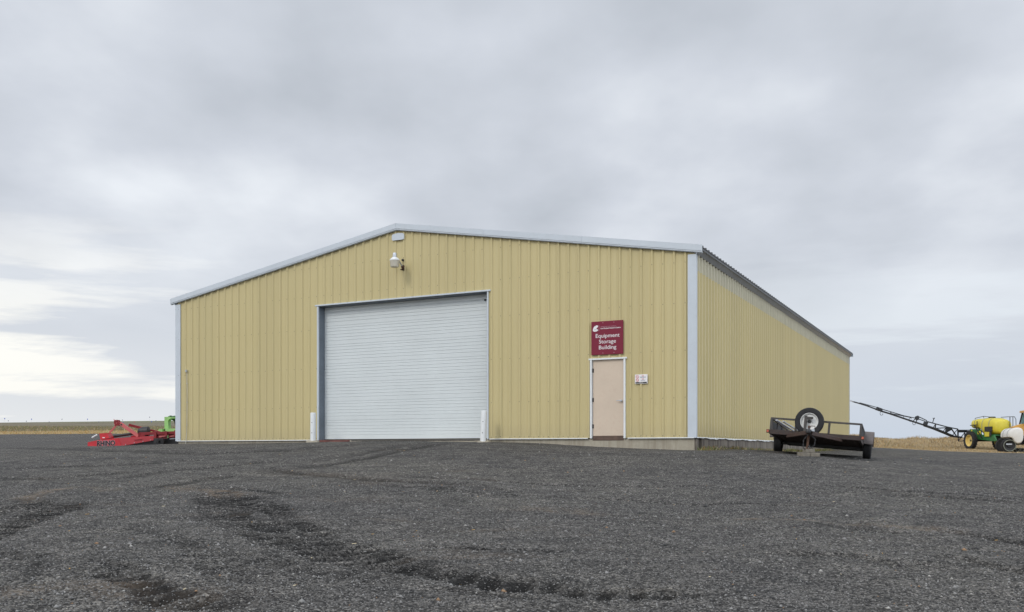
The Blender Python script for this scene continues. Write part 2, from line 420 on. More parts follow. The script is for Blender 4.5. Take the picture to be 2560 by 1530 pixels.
Z += rough_n(GX, GY)*near*(.7-.5*smooth01((GY-15)/5))
lug = np.zeros_like(Z); wet = np.zeros_like(Z); sand = np.zeros_like(Z)
wob = rough_n(GX*2.2+7, GY*2.2); wob /= wob[abs(GX) < 20].std() if 0 else .045
fine = rough_n(GX*9+3, GY*9)/.045
for pts, hw, kind, st in tracks:
    best = np.full(Z.shape, 1e9); along = np.zeros_like(Z); acc = 0.; endf = np.ones_like(Z)
    tot = sum(math.dist(pts[i], pts[i+1]) for i in range(len(pts)-1))
    for i in range(len(pts)-1):
        (x0,y0),(x1,y1) = pts[i], pts[i+1]; L = math.hypot(x1-x0, y1-y0)+1e-9
        t = np.clip(((GX-x0)*(x1-x0)+(GY-y0)*(y1-y0))/L**2, 0, 1)
        d = np.hypot(GX-(x0+t*(x1-x0)), GY-(y0+t*(y1-y0)))
        m_ = d < best; best = np.where(m_, d, best); along = np.where(m_, acc+t*L, along); acc += L
    prof = 1-smooth01((best+(wob*.22+fine*.14)*hw-hw*.5)/(hw*.75))
    taper = smooth01(along/(.18*tot)+.5)*smooth01((tot-along)/(.18*tot)+.5)
    a = prof*st*taper
    if kind == 'lug':
        ridge = np.sin(along/.26*2*math.pi+wob*1.2+fine*.5)
        Z += a*(-.035+.030*ridge); wet = np.maximum(wet, a*(.78-.50*ridge+.22*fine))
    elif kind == 'wet':
        Z += -a*.022+a*.010*fine; wet = np.maximum(wet, a*(.8+.3*fine))
    elif kind == 'rut':
        Z += -a*.035; wet = np.maximum(wet, a*(.40+.12*wob+.10*fine))
    elif kind == 'pale':
        Z += -a*.015; wet = wet-a*.35
    else: sand = np.maximum(sand, a*(.8+.25*wob))
# field / yard border
def field_mask(X, Y):
    nz = .9*np.sin(X*.31)+.5*np.sin(X*.83+2)+.25*np.sin(X*2.3)
    left = smooth01((Y-70-nz*.8+(X+34)*.02)/1.2)*(X < 25)
    # right: yard edge runs from (24,60) towards (30,55)
    edge = 60-(X-24)*.83
    right = smooth01((Y-edge-nz*.5)/1.0)*smooth01((X-8)/4)
    far = smooth01((np.hypot(X, Y)-110)/20)
    return np.clip(np.maximum(np.maximum(left, right), far), 0, 1)
fm = field_mask(GX, GY)
ny, nx = GX.shape
verts = np.c_[GX.ravel(), GY.ravel(), Z.ravel()]
jj, ii = np.meshgrid(np.arange(nx-1), np.arange(ny-1))
q = (ii*nx+jj).ravel(); quads = np.c_[q, q+1, q+nx+1, q+nx]
fq = fm.ravel()[quads].mean(1) > .5

def ground_mat():
    m, nt, b = new_mat('yard_and_field')
    v = coords(nt)
    def attr(nm): a = N(nt, 'ShaderNodeAttribute'); a.attribute_name = nm; return a.outputs['Fac']
    vo = N(nt, 'ShaderNodeTexVoronoi'); vo.inputs['Scale'].default_value = 50; nt.links.new(v, vo.inputs['Vector'])
    vo.inputs['Randomness'].default_value = 1
    sep = N(nt, 'ShaderNodeSeparateColor'); nt.links.new(vo.outputs['Color'], sep.inputs[0])
    vo2 = N(nt, 'ShaderNodeTexVoronoi'); vo2.inputs['Scale'].default_value = 17; nt.links.new(v, vo2.inputs['Vector'])
    n05 = noise(nt, v, .35, 4); n4 = noise(nt, v, 3.2, 5, .65); n14 = noise(nt, v, 13, 5, .7); n60 = noise(nt, v, 70, 3, .7)
    # stones: each cell its own grey
    st = ramp(nt, [(0,(.017,.0163,.016)),(.45,(.072,.070,.067)),(.85,(.165,.160,.153)),(.985,(.19,.185,.178)),(1,(.36,.345,.32))], sep.outputs[0]).outputs[0]
    st = mix(nt, st, ramp(nt, [(.3,(.2,.2,.2)),(.7,(1.7,1.7,1.7))], n60).outputs[0], 1., 'MULTIPLY')
    st = mix(nt, st, ramp(nt, [(.30,(.50,.50,.51)),(.70,(1.42,1.42,1.41))], n14).outputs[0], 1., 'MULTIPLY')
    st = mix(nt, st, ramp(nt, [(.35,(.60,.60,.60)),(.66,(1.55,1.51,1.45))], noise(nt, coords(nt,(.7,1.0,1)), 2.6, 7, .72)).outputs[0], .9, 'MULTIPLY')
    st = mix(nt, st, ramp(nt, [(.35,(.90,.90,.92)),(.65,(1.12,1.11,1.08))], n05).outputs[0], 1., 'MULTIPLY')
    # damp fines showing in the wheel tracks
    w = attr('wet'); wpos = math_(nt, 'MULTIPLY', w, math_(nt, 'ADD', .35, math_(nt, 'MULTIPLY', noise(nt, v, 7, 6, .75), 1.5)), True)
    st = mix(nt, st, (.010,.0095,.009), math_(nt, 'MULTIPLY', wpos, .90))
    wneg = math_(nt, 'MULTIPLY', w, -1., True)
    st = mix(nt, st, (.155,.15,.14), math_(nt, 'MULTIPLY', wneg, .8))
    sn = math_(nt, 'MULTIPLY', attr('sand'), ramp(nt, [(.38,(0,0,0)),(.62,(1,1,1))], n4).outputs[0], True)
    st = mix(nt, st, (.20,.15,.105), math_(nt, 'MULTIPLY', sn, .72))
    # brown fines in random thin patches
    bp = ramp(nt, [(.60,(0,0,0)),(.75,(1,1,1))], noise(nt, coords(nt,(.5,1.3,1)), .8, 6, .7)).outputs[0]
    st = mix(nt, st, (.13,.10,.072), math_(nt, 'MULTIPLY', bp, .42))
    # field soil / stubble
    nf = noise(nt, coords(nt, (.25,1,1)), .5, 6, .7); nf2 = noise(nt, v, 5, 5, .7)
    sep2 = N(nt, 'ShaderNodeSeparateXYZ'); nt.links.new(v, sep2.inputs[0])
    straw = ramp(nt, [(.3,(.26,.17,.07)),(.7,(.46,.34,.17))], nf2).outputs[0]
    weeds = ramp(nt, [(.38,(.12,.105,.07)),(.62,(.235,.205,.145))], nf).outputs[0]
    green = ramp(nt, [(.3,(.12,.135,.065)),(.7,(.19,.19,.11))], nf).outputs[0]
    yf = math_(nt, 'ADD', sep2.outputs[1], math_(nt, 'MULTIPLY', nf, 14.))
    fcol = mix(nt, straw, weeds, ramp(nt, [(0,(0,0,0)),(1,(1,1,1))], math_(nt, 'DIVIDE', math_(nt, 'SUBTRACT', yf, 92.), 14., True)).outputs[0])
    fcol = mix(nt, fcol, green, math_(nt, 'DIVIDE', math_(nt, 'SUBTRACT', yf, 185.), 25., True))
    right = math_(nt, 'DIVIDE', math_(nt, 'SUBTRACT', sep2.outputs[0], 15.), 5., True)
    fcol = mix(nt, fcol, mix(nt, straw, (.30,.235,.15), .5), right)
    zf = ramp(nt, [(.35,(0,0,0)),(.65,(1,1,1))], math_(nt, 'ADD', math_(nt, 'MULTIPLY', attr('zone'), .7), math_(nt, 'MULTIPLY', n14, .3))).outputs[0]
    col = mix(nt, st, fcol, zf)
    # mossy dirt strip along the side foundation
    ms = math_(nt, 'MULTIPLY', attr('moss'), ramp(nt, [(.35,(0,0,0)),(.6,(1,1,1))], n4).outputs[0], True)
    col = mix(nt, col, ramp(nt, [(.4,(.10,.075,.045)),(.6,(.115,.10,.035))], n14).outputs[0], math_(nt, 'MULTIPLY', ms, .8))
    nt.links.new(col, b.inputs['Base Color'])
    b.inputs['Roughness'].default_value = .93; b.inputs['Specular IOR Level'].default_value = .25
    hh = math_(nt, 'ADD', math_(nt, 'MULTIPLY', vo.outputs['Distance'], -.9), math_(nt, 'ADD', math_(nt, 'MULTIPLY', n60, .4), math_(nt, 'MULTIPLY', vo2.outputs['Distance'], -.5)))
    bump(nt, b, math_(nt, 'ADD', hh, math_(nt,'MULTIPLY', n14, 1.6)), .9, .022)
    return m
GM = ground_mat()
# moss mask along side wall
lx = (GX-B0.x)*bx.x+(GY-B0.y)*bx.y; ly = (GX-B0.x)*by.x+(GY-B0.y)*by.y
moss = (1-smooth01((lx-BW-.15)/1.1))*(lx > BW-.5)*smooth01((ly+1)/1.2)*(ly < BL+2)
def sheet(name, sel):
    f = quads[sel]; used, inv = np.unique(f, return_inverse=True); f = inv.reshape(-1,4)
    me = bpy.data.meshes.new(name); me.vertices.add(len(used)); me.vertices.foreach_set('co', verts[used].ravel())
    me.loops.add(f.size); me.loops.foreach_set('vertex_index', f.ravel().astype(np.int32))
    me.polygons.add(len(f)); me.polygons.foreach_set('loop_start', np.arange(0, f.size, 4, dtype=np.int32))
    me.update(calc_edges=True); me.materials.append(GM); me.shade_smooth()
    for nm, arr in (('wet', wet), ('sand', sand), ('zone', fm), ('moss', moss)):
        a = me.attributes.new(nm, 'FLOAT', 'POINT'); a.data.foreach_set('value', arr.ravel()[used].astype(np.float32))
    o = bpy.data.objects.new(name, me); C.objects.link(o); tag(o, kind='structure'); return o
sheet('gravel_yard', ~fq); sheet('field', fq)

# ---------------------------------------------------------------- loose matter (numpy meshes)
def raw_mesh(name, V, Fc, mats, midx=None, label=None, smooth=False, kind='stuff', cat=None):
    me = bpy.data.meshes.new(name); k = Fc.shape[1]
    me.vertices.add(len(V)); me.vertices.foreach_set('co', V.ravel())
    me.loops.add(Fc.size); me.loops.foreach_set('vertex_index', Fc.ravel().astype(np.int32))
    me.polygons.add(len(Fc)); me.polygons.foreach_set('loop_start', np.arange(0, Fc.size, k, dtype=np.int32))
    for m_ in mats: me.materials.append(m_)
    if midx is not None: me.polygons.foreach_set('material_index', midx.astype(np.int32))
    me.update(calc_edges=True)
    o = bpy.data.objects.new(name, me); C.objects.link(o); return tag(o, label, cat, kind=kind)
def zsurf(X, Y):                         # exact sheet height incl. tracks (bilinear)
    i = np.clip(np.searchsorted(xs, X)-1, 0, nx-2); j = np.clip(np.searchsorted(ys, Y)-1, 0, ny-2)
    u = (X-xs[i])/(xs[i+1]-xs[i]); v = (Y-ys[j])/(ys[j+1]-ys[j])
    return (Z[j,i]*(1-u)+Z[j,i+1]*u)*(1-v)+(Z[j+1,i]*(1-u)+Z[j+1,i+1]*u)*v
def stones(n, ylo, yhi, smin, smax, mats, name, label, probs):
    Y = ylo+(yhi-ylo)*rng.random(n)**1.25; X = (rng.random(n)*2-1)*(Y*.60+.5)
    s = rng.uniform(smin, smax, n)*(.6+.7*rng.random(n))
    keep = ~(((X-B0.x)*bx.x+(Y-B0.y)*bx.y < BW+.3) & ((X-B0.x)*by.x+(Y-B0.y)*by.y > -.4)); X, Y, s = X[keep], Y[keep], s[keep]; n = len(X)
    base = np.array([(1,0,0),(-.3,.9,0),(-.8,-.7,0),(.1,.1,.75),(.5,-.8,.1),(-.2,.3,-.5)], float)
    V = base[None]*(1+rng.uniform(-.35,.35,(n,6,3)))*s[:,None,None]
    th = rng.uniform(0, 6.28, n); c, sn = np.cos(th), np.sin(th)
    V = np.stack([V[...,0]*c[:,None]-V[...,1]*sn[:,None], V[...,0]*sn[:,None]+V[...,1]*c[:,None], V[...,2]], -1)
    V += np.stack([X, Y, zsurf(X, Y)+s*.15], -1)[:,None,:]
    fb = np.array([(0,1,3),(1,2,3),(2,4,3),(4,0,3),(1,0,5),(2,1,5),(4,2,5),(0,4,5)])
    Fc = (fb[None]+np.arange(n)[:,None,None]*6).reshape(-1,3)
    mi = np.repeat(rng.choice(len(mats), n, p=probs), 8)
    raw_mesh(name, V.reshape(-1,3), Fc, mats, mi, label)
sg = [worn('stone_%s' % k, c, .9, var=.25, dirt_amt=.2, scale=20, bmp=0) for k, c in
      (('mid',(.16,.156,.15)),('light',(.27,.264,.255)),('pale',(.40,.385,.36)),('dark',(.045,.045,.046)),('tan',(.30,.19,.11)))]
stones(70000, 5.5, 17, .006, .012, sg, 'loose_gravel', 'dark grey gravel scattered over the yard', [.48,.19,.006,.321,.003])
stones(1500, 6, 26, .012, .026, sg, 'coarse_gravel', 'larger pale stones scattered on the gravel yard', [.50,.30,.05,.12,.03])

def blades(name, X, Y, h, w, mats, probs, label, lean=.35, zoff=-.02):
    n = len(X); th = rng.uniform(0, 6.28, n); ln = rng.normal(0, lean, (n,2))*h[:,None]
    z = zsurf(X, Y)+zoff
    V = np.zeros((n,3,3)); dx, dy = np.cos(th)*w/2, np.sin(th)*w/2
    V[:,0] = np.stack([X-dx, Y-dy, z], -1); V[:,1] = np.stack([X+dx, Y+dy, z], -1)
    V[:,2] = np.stack([X+ln[:,0], Y+ln[:,1], z+h], -1)
    raw_mesh(name, V.reshape(-1,3), np.arange(n*3).reshape(-1,3), mats, rng.choice(len(mats), n, p=probs), label)
def leafmat(nm, c):
    m, nt, b = new_mat(nm); v = coords(nt); n = noise(nt, v, 1.5, 3)
    nt.links.new(ramp(nt, [(.3, tuple(x*.7 for x in c)), (.7, tuple(x*1.2 for x in c))], n).outputs[0], b.inputs['Base Color'])
    b.inputs['Roughness'].default_value = .85; b.inputs['Specular IOR Level'].default_value = .2; return m
gr = [leafmat('straw_blade',(.47,.37,.21)), leafmat('pale_straw',(.60,.51,.34)), leafmat('brown_stalk',(.22,.155,.085)), leafmat('orange_straw',(.47,.29,.09)), leafmat('green_blade',(.15,.19,.055)), leafmat('grey_stalk',(.23,.205,.15))]
# right bank
n = 90000; X = rng.uniform(24, 62, n); Y = 60+rng.random(n)*38
edge = 60-(X-24)*.83; k = (Y > edge+1)&(field_mask(X, Y) > .5)
patch = (np.sin(X*1.7+np.sin(Y*.6)*2)+np.sin(X*.6+Y*1.1)+rng.normal(0,.8,n)); k &= (Y > 78)|(patch > .3)
X, Y = X[k], Y[k]; n = len(X)
hh = np.where(Y > 82, rng.uniform(.06,.26,n), rng.uniform(.03,.12,n))*(1+.35*np.sin(X*.9+Y*.4))
blades('dry_grass', X, Y, hh, rng.uniform(.02,.05,n), gr, [.34,.08,.28,.16,.01,.13], 'dry tan grass covering the bank behind the sprayer', .5)
# left field strip
n = 60000; X = rng.uniform(-58,-12,n); Y = 69.5+rng.random(n)**1.3*26; k = field_mask(X, Y) > .4; X, Y = X[k], Y[k]; n = len(X)
tall = Y > 86
hh = np.where(tall, rng.uniform(.10,.32,n), rng.uniform(.05,.16,n))
o1 = rng.random(n)
sel = ~tall
blades('straw_stubble', X[sel], Y[sel], hh[sel], rng.uniform(.02,.05,sel.sum()), gr, [.30,.20,.06,.34,.06,.04], 'orange straw stubble along the yard edge at left', .4)
blades('weedy_crop', X[tall], Y[tall], hh[tall], rng.uniform(.03,.06,tall.sum()), gr, [.12,.03,.25,.03,.19,.38], 'grey green weeds in the field at left', .3)
n = 26000; X = rng.uniform(-75,-20,n); Y = 96+rng.random(n)*40
blades('far_weeds', X, Y, rng.uniform(.12,.35,n), rng.uniform(.05,.10,n), gr, [.12,.03,.24,.02,.22,.37], 'darker weeds farther up the left field', .3)
# weeds at the side foundation
n = 6000; a = rng.random(n)**.9*22; off = .05+np.abs(rng.normal(0,.16,n)); k = (np.sin(a*2.1)+np.sin(a*5.3+1)+rng.normal(0,.5,n)) > -.1
a, off = a[k], off[k]; X = B0.x+bx.x*(BW+off)+by.x*a; Y = B0.y+bx.y*(BW+off)+by.y*a; n = len(X)
blades('foundation_weeds', X, Y, rng.uniform(.03,.15,n), rng.uniform(.01,.025,n), gr, [.15,.05,.25,.05,.45,.05], 'low weeds and moss growing along the side foundation', .5, -.01)
# straw litter on yard
n = 110; Y = 6+rng.random(n)*18; X = (rng.random(n)*2-1)*Y*.55; th = rng.uniform(0,3.14,n); L = rng.uniform(.015,.055,n); z = zsurf(X, Y)+.012
keep = ~(((X-B0.x)*bx.x+(Y-B0.y)*bx.y < BW+.3) & ((X-B0.x)*by.x+(Y-B0.y)*by.y > -.4)); X,Y,th,L,z = X[keep],Y[keep],th[keep],L[keep],z[keep]; n = len(X)
V = np.zeros((n,4,3)); cx, sx_ = np.cos(th)*L/2, np.sin(th)*L/2; wx, wy = -np.sin(th)*.004, np.cos(th)*.004
V[:,0] = np.stack([X-cx-wx,Y-sx_-wy,z],-1); V[:,1] = np.stack([X+cx-wx,Y+sx_-wy,z+.004],-1); V[:,2] = np.stack([X+cx+wx,Y+sx_+wy,z+.008],-1); V[:,3] = np.stack([X-cx+wx,Y-sx_+wy,z+.004],-1)
raw_mesh('straw_litter', V.reshape(-1,3), np.arange(n*4).reshape(-1,4), [gr[1], gr[3]], rng.choice(2, n), 'bits of blown straw lying on the gravel')

# ---------------------------------------------------------------- the storage building
BM = Matrix.Translation(B0) @ Matrix.Rotation(BROT, 4, 'Z')
bld = thing('storage_building', 'large pale yellow ribbed metal shed with white trim and a big grey overhead door', 'building', matrix=BM)
SL = (6.58-5.0)/9.34
def rooftop(x): return 5.0+SL*(x if x < BW/2 else BW-x)
def profile(L, start=.12):
    pts = [(0, 0)]; x = start
    while x < L:
        for dx, d in ((-.050,0),(-.020,.038),(.020,.038),(.050,0),(.088,0),(.094,.004),(.112,.004),(.118,0),(.187,0),(.193,.004),(.211,.004),(.217,0)):
            p = x+dx
            if 0 < p < L: pts.append((p, d))
        x += .305
    pts.append((L, 0)); return pts
def interp(pts, s):
    for (a, da), (b_, db) in zip(pts, pts[1:]):
        if a <= s <= b_: return da+(db-da)*(s-a)/max(b_-a, 1e-9)
    return 0
def siding(L, z0, z1fn, openings, fn, extra=(), start=.12):
    """fn(s, d, z)-> local point. openings: (s0,s1,za,zb)"""
    pts = profile(L, start); mb = MB()
    ss = sorted(set([p[0] for p in pts]+[o[k] for o in openings for k in (0,1)]+list(extra)))
    for a, b_ in zip(ss, ss[1:]):
        if b_-a < 1e-5: continue
        da, db = interp(pts, a), interp(pts, b_); m_ = (a+b_)/2
        spans = [(z0, None)]
        cuts = sorted((o[2], o[3]) for o in openings if o[0] < m_ < o[1])
        segs = []; lo = z0
        for za, zb in cuts:
            if za > lo+1e-4: segs.append((lo, za, False))
            lo = zb
        segs.append((lo, None, True))
        for lo, hi, top in segs:
            ha, hb = (z1fn(a), z1fn(b_)) if top else (hi, hi)
            mb.add([fn(a,da,lo), fn(b_,db,lo), fn(b_,db,hb), fn(a,da,ha)], [(0,1,2,3)])
    return mb, pts
RD = (6.30, 12.48, 0., 4.30); MD = (15.735, 16.745, -.02, 2.18)
wallfn = lambda s, d, z: (s, -d, z)
topf = lambda s: rooftop(s)-.06
fw, fpts = siding(BW, 0., topf, [RD, MD], wallfn, [BW/2])
# screw heads on the girt lines
def screws(mb, xlist, zlist, fn, skip, r=.012, mi=1, jit=.01):
    for z in zlist:
        for x in xlist:
            if skip(x, z) or random.random() < .06: continue
            zz = z+random.uniform(-jit, jit)
            c = Vector(fn(x, .0385, zz)); c2 = Vector(fn(x, .046, zz))
            mb.cyl(c, c2, r, r*.6, 6, True, mi)
rib_x = [.12+.305*i for i in range(61)]
skipf = lambda x, z: z > topf(x)-.12 or (RD[0]-.05 < x < RD[1]+.05 and z < 4.34) or (MD[0]-.1 < x < MD[1]+.1 and z < 2.25) or (15.75 < x < 16.72 and 2.25 < z < 3.25) or (17 < x < 17.4 and 1.4 < z < 1.72)
for k in range(1, 20):
    x = .12+.305*3*k+.051
    if x > BW-.2 or RD[0]-.1 < x < RD[1]+.1 or MD[0]-.1 < x < MD[1]+.1: continue
    fw.box((x, -.003, topf(x)/2), (.005, .004, topf(x)-.02), mi=0, bev=.001)
screws(fw, rib_x, [.045, 1.05, 2.30, 3.55, 4.62, 5.55], wallfn, skipf)
screws(fw, [x+.14 for x in rib_x], [.045], lambda s, d, z: (s, -(d-.034), z), skipf)
screws(fw, rib_x, [4.345], wallfn, lambda x, z: not (RD[0] < x < RD[1]), mi=1)
M['screw'] = worn('screw_head', (.16,.14,.11), .5, metal=.4, dirt_amt=0, bmp=0)
o = fw.build('front_wall', [M['siding'], M['screw']], bld, fix=False)
sidefn = lambda s, d, z: (BW+d*1.3, s, z)
sw, _ = siding(BL, 0., lambda s: 4.84, [], sidefn, start=.2)
screws(sw, [.2+.305*i for i in range(98)], [.05], sidefn, lambda x, z: False)
sw.build('side_wall', [M['siding_side_lit'], M['screw']], bld, fix=False)
band, _ = siding(BL, 4.38, lambda s: 4.86, [], lambda s, d, z: (BW+d*1.3+.004, s, z), start=.2)
band.build('translucent_band', M['fibre'], bld, fix=False)['label'] = 'pale translucent strip under the eave'
siding(BL, 0., lambda s: 4.84, [], lambda s, d, z: (-d, BL-s, z))[0].build('side_wall', M['siding_side_lit'], bld, fix=False)
siding(BW, 0., lambda s: rooftop(BW-s)-.06, [], lambda s, d, z: (BW-s, BL+d, z), [BW/2])[0].build('rear_wall', M['siding'], bld, fix=False)
# roof: ribs run down the slope
ov = .17; fo = .10
prof = profile(BL+2*fo, .15)
for side in (0, 1):
    mb = MB()
    for (a, da), (b_, db) in zip(prof, prof[1:]):
        def rp(y, d, e):
            x = -ov-.03 if e else BW/2
            z = rooftop(x)+d+.006
            return (x if side == 0 else BW-x, y-fo, z)
        mb.add([rp(a,da,1), rp(b_,db,1), rp(b_,db,0), rp(a,da,0)], [(0,1,2,3)])
        # closed underside
        def ru(y, e):
            x = -ov-.03 if e else BW/2
            return (x if side == 0 else BW-x, y-fo, rooftop(x)-.012)
        mb.add([ru(a,1), ru(b_,1), ru(b_,0), ru(a,0)], [(0,3,2,1)])
        mb.add([rp(a,da,1), rp(b_,db,1), ru(b_,1), ru(a,1)], [(0,1,2,3)])
    mb.build('roof', M['roof'], bld, fix=False)
# eave flashing: sloped soffit strip plus dark vertical lip
for side in (0, 1):
    sx = (lambda x: x) if side == 0 else (lambda x: BW-x)
    mb = MB(); z0 = 4.81; za = rooftop(-ov)-.075; zb = rooftop(-ov)-.014
    P = [(-.036, z0), (-.05, z0-.02), (-ov+.02, za-.012), (-ov, za), (-ov, zb), (-ov+.012, zb), (-ov+.012, za+.01), (-.036, z0+.03)]
    n_ = 62
    ringpts = []
    for i in range(n_+1):
        y = -fo+.03+(BL+2*fo-.06)*i/n_
        j = .006*math.sin(i*.9)+random.uniform(-.003,.003)
        ringpts.append([(sx(x+j*.5), y, z+j) for x, z in P])
    mb.loft(ringpts); mb.build('eave_flashing', [M['galv']], bld)
    mb = MB(); mb.box((sx(-ov-.012), BL/2, (za+zb)/2+.002), (.012, BL+2*fo-.08, zb-za+.03), bev=.002); mb.build('eave_lip', [M['roof']], bld)
# rake trim (front and rear gable), two-step profile, in lengths with joints
def rake(yf, sgn):
    mb = MB(); Lr = [(-ov-.045, 3.3), (3.3, 6.5), (6.5, BW/2), (BW/2, 12.4), (12.4, 15.5), (15.5, BW+ov+.045)]
    for a, b_ in Lr:
        for (dz0, dz1, y0, y1) in ((.045, -.115, fo+.02, fo-.012), (-.112, -.150, fo+.008, fo-.02), (-.147, -.165, fo-.015, 0.034)):
            vs = []
            for x in (a+.002, b_-.002):
                zt = rooftop(x)
                for dz, y in ((dz0, y0), (dz1, y0), (dz1, y1), (dz0, y1)):
                    vs.append((x, yf-sgn*y, zt+dz))
            mb.add(vs, [(0,1,5,4),(1,2,6,5),(2,3,7,6),(3,0,4,7),(0,3,2,1),(4,5,6,7)])
    mb.build('rake_trim', M['trim'], bld)
rake(0, 1); rake(BL, -1)
# ridge cap
mb = MB(); mb.add([(BW/2-.2, -fo, rooftop(BW/2)-.0), (BW/2, -fo, rooftop(BW/2)+.055), (BW/2+.2, -fo, rooftop(BW/2)-.0), (BW/2-.2, BL+fo, rooftop(BW/2)), (BW/2, BL+fo, rooftop(BW/2)+.055), (BW/2+.2, BL+fo, rooftop(BW/2))], [(0,1,4,3),(1,2,5,4),(0,2,1),(3,4,5)])
mb.build('ridge_cap', M['trim'], bld)
# corner trims
for (cx, cy, sx, sy) in ((0,0,1,1),(BW,0,-1,1),(0,BL,1,-1),(BW,BL,-1,-1)):
    mb = MB(); t = .042; w = .19
    poly = [(-t,-t),(w,-t),(w,-t+.036),(-t+.036,-t+.036),(-t+.036,w*.32),(-t,w*.32)]
    mb.prism(poly, lambda a, b_, d: (cx+sx*a, cy+sy*b_, d), -.012, 4.80)
    mb.build('corner_trim', M['trim'], bld)
# base trims
for a, b_ in ((.02, RD[0]-.085), (RD[1]+.085, MD[0]-.075), (MD[1]+.075, BW-.02)):
    mb = MB(); mb.box(((a+b_)/2, -.024, -.012), (b_-a, .042, .026), bev=.004); mb.build('base_trim', M['white'], bld)
mb = MB(); rings = []
for i in range(160):
    y = .02+(BL-.04)*i/159; dz = .012*math.sin(i*.53)+.008*math.sin(i*1.7)+random.uniform(-.003,.003)
    rings.append([(BW+.004, y, .012), (BW+.045, y, .006+dz*.3), (BW+.052, y, -.024+dz), (BW+.01, y, -.020+dz)])
mb.loft(rings); mb.build('base_trim', M['white'], bld)['label'] = 'wavy white base trim along the side wall'
# foundation
mb = MB()
mb.box((BW/2, .16, -.55), (BW-.06, .28, 1.06), bev=.015); mb.build('foundation', M['conc'], bld)
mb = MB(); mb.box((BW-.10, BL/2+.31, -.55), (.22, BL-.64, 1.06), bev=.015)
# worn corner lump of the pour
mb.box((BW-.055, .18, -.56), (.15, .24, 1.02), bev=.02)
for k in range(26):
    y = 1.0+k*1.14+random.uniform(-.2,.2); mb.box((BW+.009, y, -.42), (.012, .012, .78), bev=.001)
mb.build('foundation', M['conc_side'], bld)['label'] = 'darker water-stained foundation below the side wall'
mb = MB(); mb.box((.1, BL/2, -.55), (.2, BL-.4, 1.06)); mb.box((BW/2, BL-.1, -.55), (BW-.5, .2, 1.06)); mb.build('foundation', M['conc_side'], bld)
# overhead door
od = bpy.data.objects.new('x', None); bpy.data.objects.remove(od)
mb = MB(); yd = .27; secH = 4.27/7; prof_z = []
z = .0
for sct in range(7):
    zb = .02+sct*secH
    prof_z += [(zb, .008), (zb+.006, 0), (zb+.028, 0)] if sct else [(zb, .0)]
    for g in (.135, .235, .335, .435, .535):
        prof_z += [(zb+g-.016, 0), (zb+g-.008, .009), (zb+g+.001, .010), (zb+g+.010, -.004), (zb+g+.02, 0)]
    prof_z += [(zb+secH-.006, 0), (zb+secH-.001, .010)]
x0, x1 = RD[0]+.01, RD[1]-.01
for (za, da), (zb, db) in zip(prof_z, prof_z[1:]):
    mb.add([(x0, yd+da, za), (x1, yd+da, za), (x1, yd+db, zb), (x0, yd+db, zb)], [(0,1,2,3)])
odoor = mb.build('overhead_door', M['shutter'], bld, fix=False)
mb = MB(); mb.box(((x0+x1)/2, yd+.01, -.012), (x1-x0, .05, .05)); mb.build('bottom_seal', M['dark'], odoor)
mb = MB(); mb.box((RD[1]-.22, yd-.012, 4.11), (.05,.02,.05)); mb.build('latch', M['dark'], odoor)
# opening returns
mb = MB(); mb.box((RD[0]-.012, .165, 2.13), (.03, .30, 4.30)); mb.box((RD[1]+.012, .165, 2.13), (.03, .30, 4.30))
mb.box(((RD[0]+RD[1])/2, .165, 4.30), (RD[1]-RD[0]-.004, .296, .03))
for x in (RD[0]+.006,):
    for zz in (.9, 1.95, 3.0, 3.95):
        for yy in (.06, .2): mb.cyl((x, yy, zz), (x+.012, yy, zz), .014, .01, 8)
mb.build('door_jamb', M['jamb'], bld)
mb = MB(); tw = .058
mb.box((RD[0]-tw/2, -.020, 2.14), (tw, .052, 4.31), bev=.004); mb.box((RD[1]+tw/2, -.020, 2.14), (tw*.8, .052, 4.31), bev=.004)
mb.box(((RD[0]+RD[1])/2-.0, -.026, 4.325), (RD[1]-RD[0]+.26, .062, .045), bev=.004)
mb.build('door_trim', M['trim'], bld)['label'] = 'white trim round the overhead door'
mb = MB(); mb.box((RD[0]+.62, .0, -.045), (1.15, .10, .075)); mb.build('sill_gap_strip', M['redwood'], bld)
mb = MB(); mb.box((RD[0]+3.7, .06, -.055), (4.9, .08, .06)); mb.build('sill_gap_strip', M['dark'], bld)  # black strip modelled in place of the dark gap under the door
mb = MB()
for i in range(14):
    a = RD[0]+.55+i*.41; mb.box((a+.2, -.10+random.uniform(-.02,.02), -.115+random.uniform(-.008,.008)), (.44, .16, .10), Matrix.Rotation(random.uniform(-.04,.04),3,'Z'))
mb.build('threshold_slab', M['conc'], bld)
# man door
mdo = MB(); mdo.box(((MD[0]+MD[1])/2, .045, 1.10), (.905, .045, 2.09), bev=.004); mdoor = mdo.build('door', M['door'], bld)
mb = MB(); hx0 = MD[1]-.12; mb.cyl((hx0, .02, 1.01), (hx0, -.035, 1.01), .032, .028, 18); mb.cyl((hx0,-.03,1.01),(hx0,-.055,1.01),.011,.011,10)
mb.tube([(hx0,-.052,1.01),(hx0-.03,-.057,1.012),(hx0-.08,-.055,1.014),(hx0-.12,-.045,1.012)], .011, 10); mb.build('handle', M['galv'], mdoor, smooth=40)
for zz in (.32, 1.05, 1.86):
    mb = MB(); mb.cyl((MD[0]+.045, .008, zz-.055), (MD[0]+.045, .008, zz+.055), .014, .014, 10); mb.box((MD[0]+.055,.02,zz),(.05,.006,.11)); mb.build('hinge', M['dark'], mdoor)
mb = MB(); mb.box(((MD[0]+MD[1])/2, .05, -.012), (.90, .09, .115), bev=.01); mb.build('kick_board', M['kick'], bld)
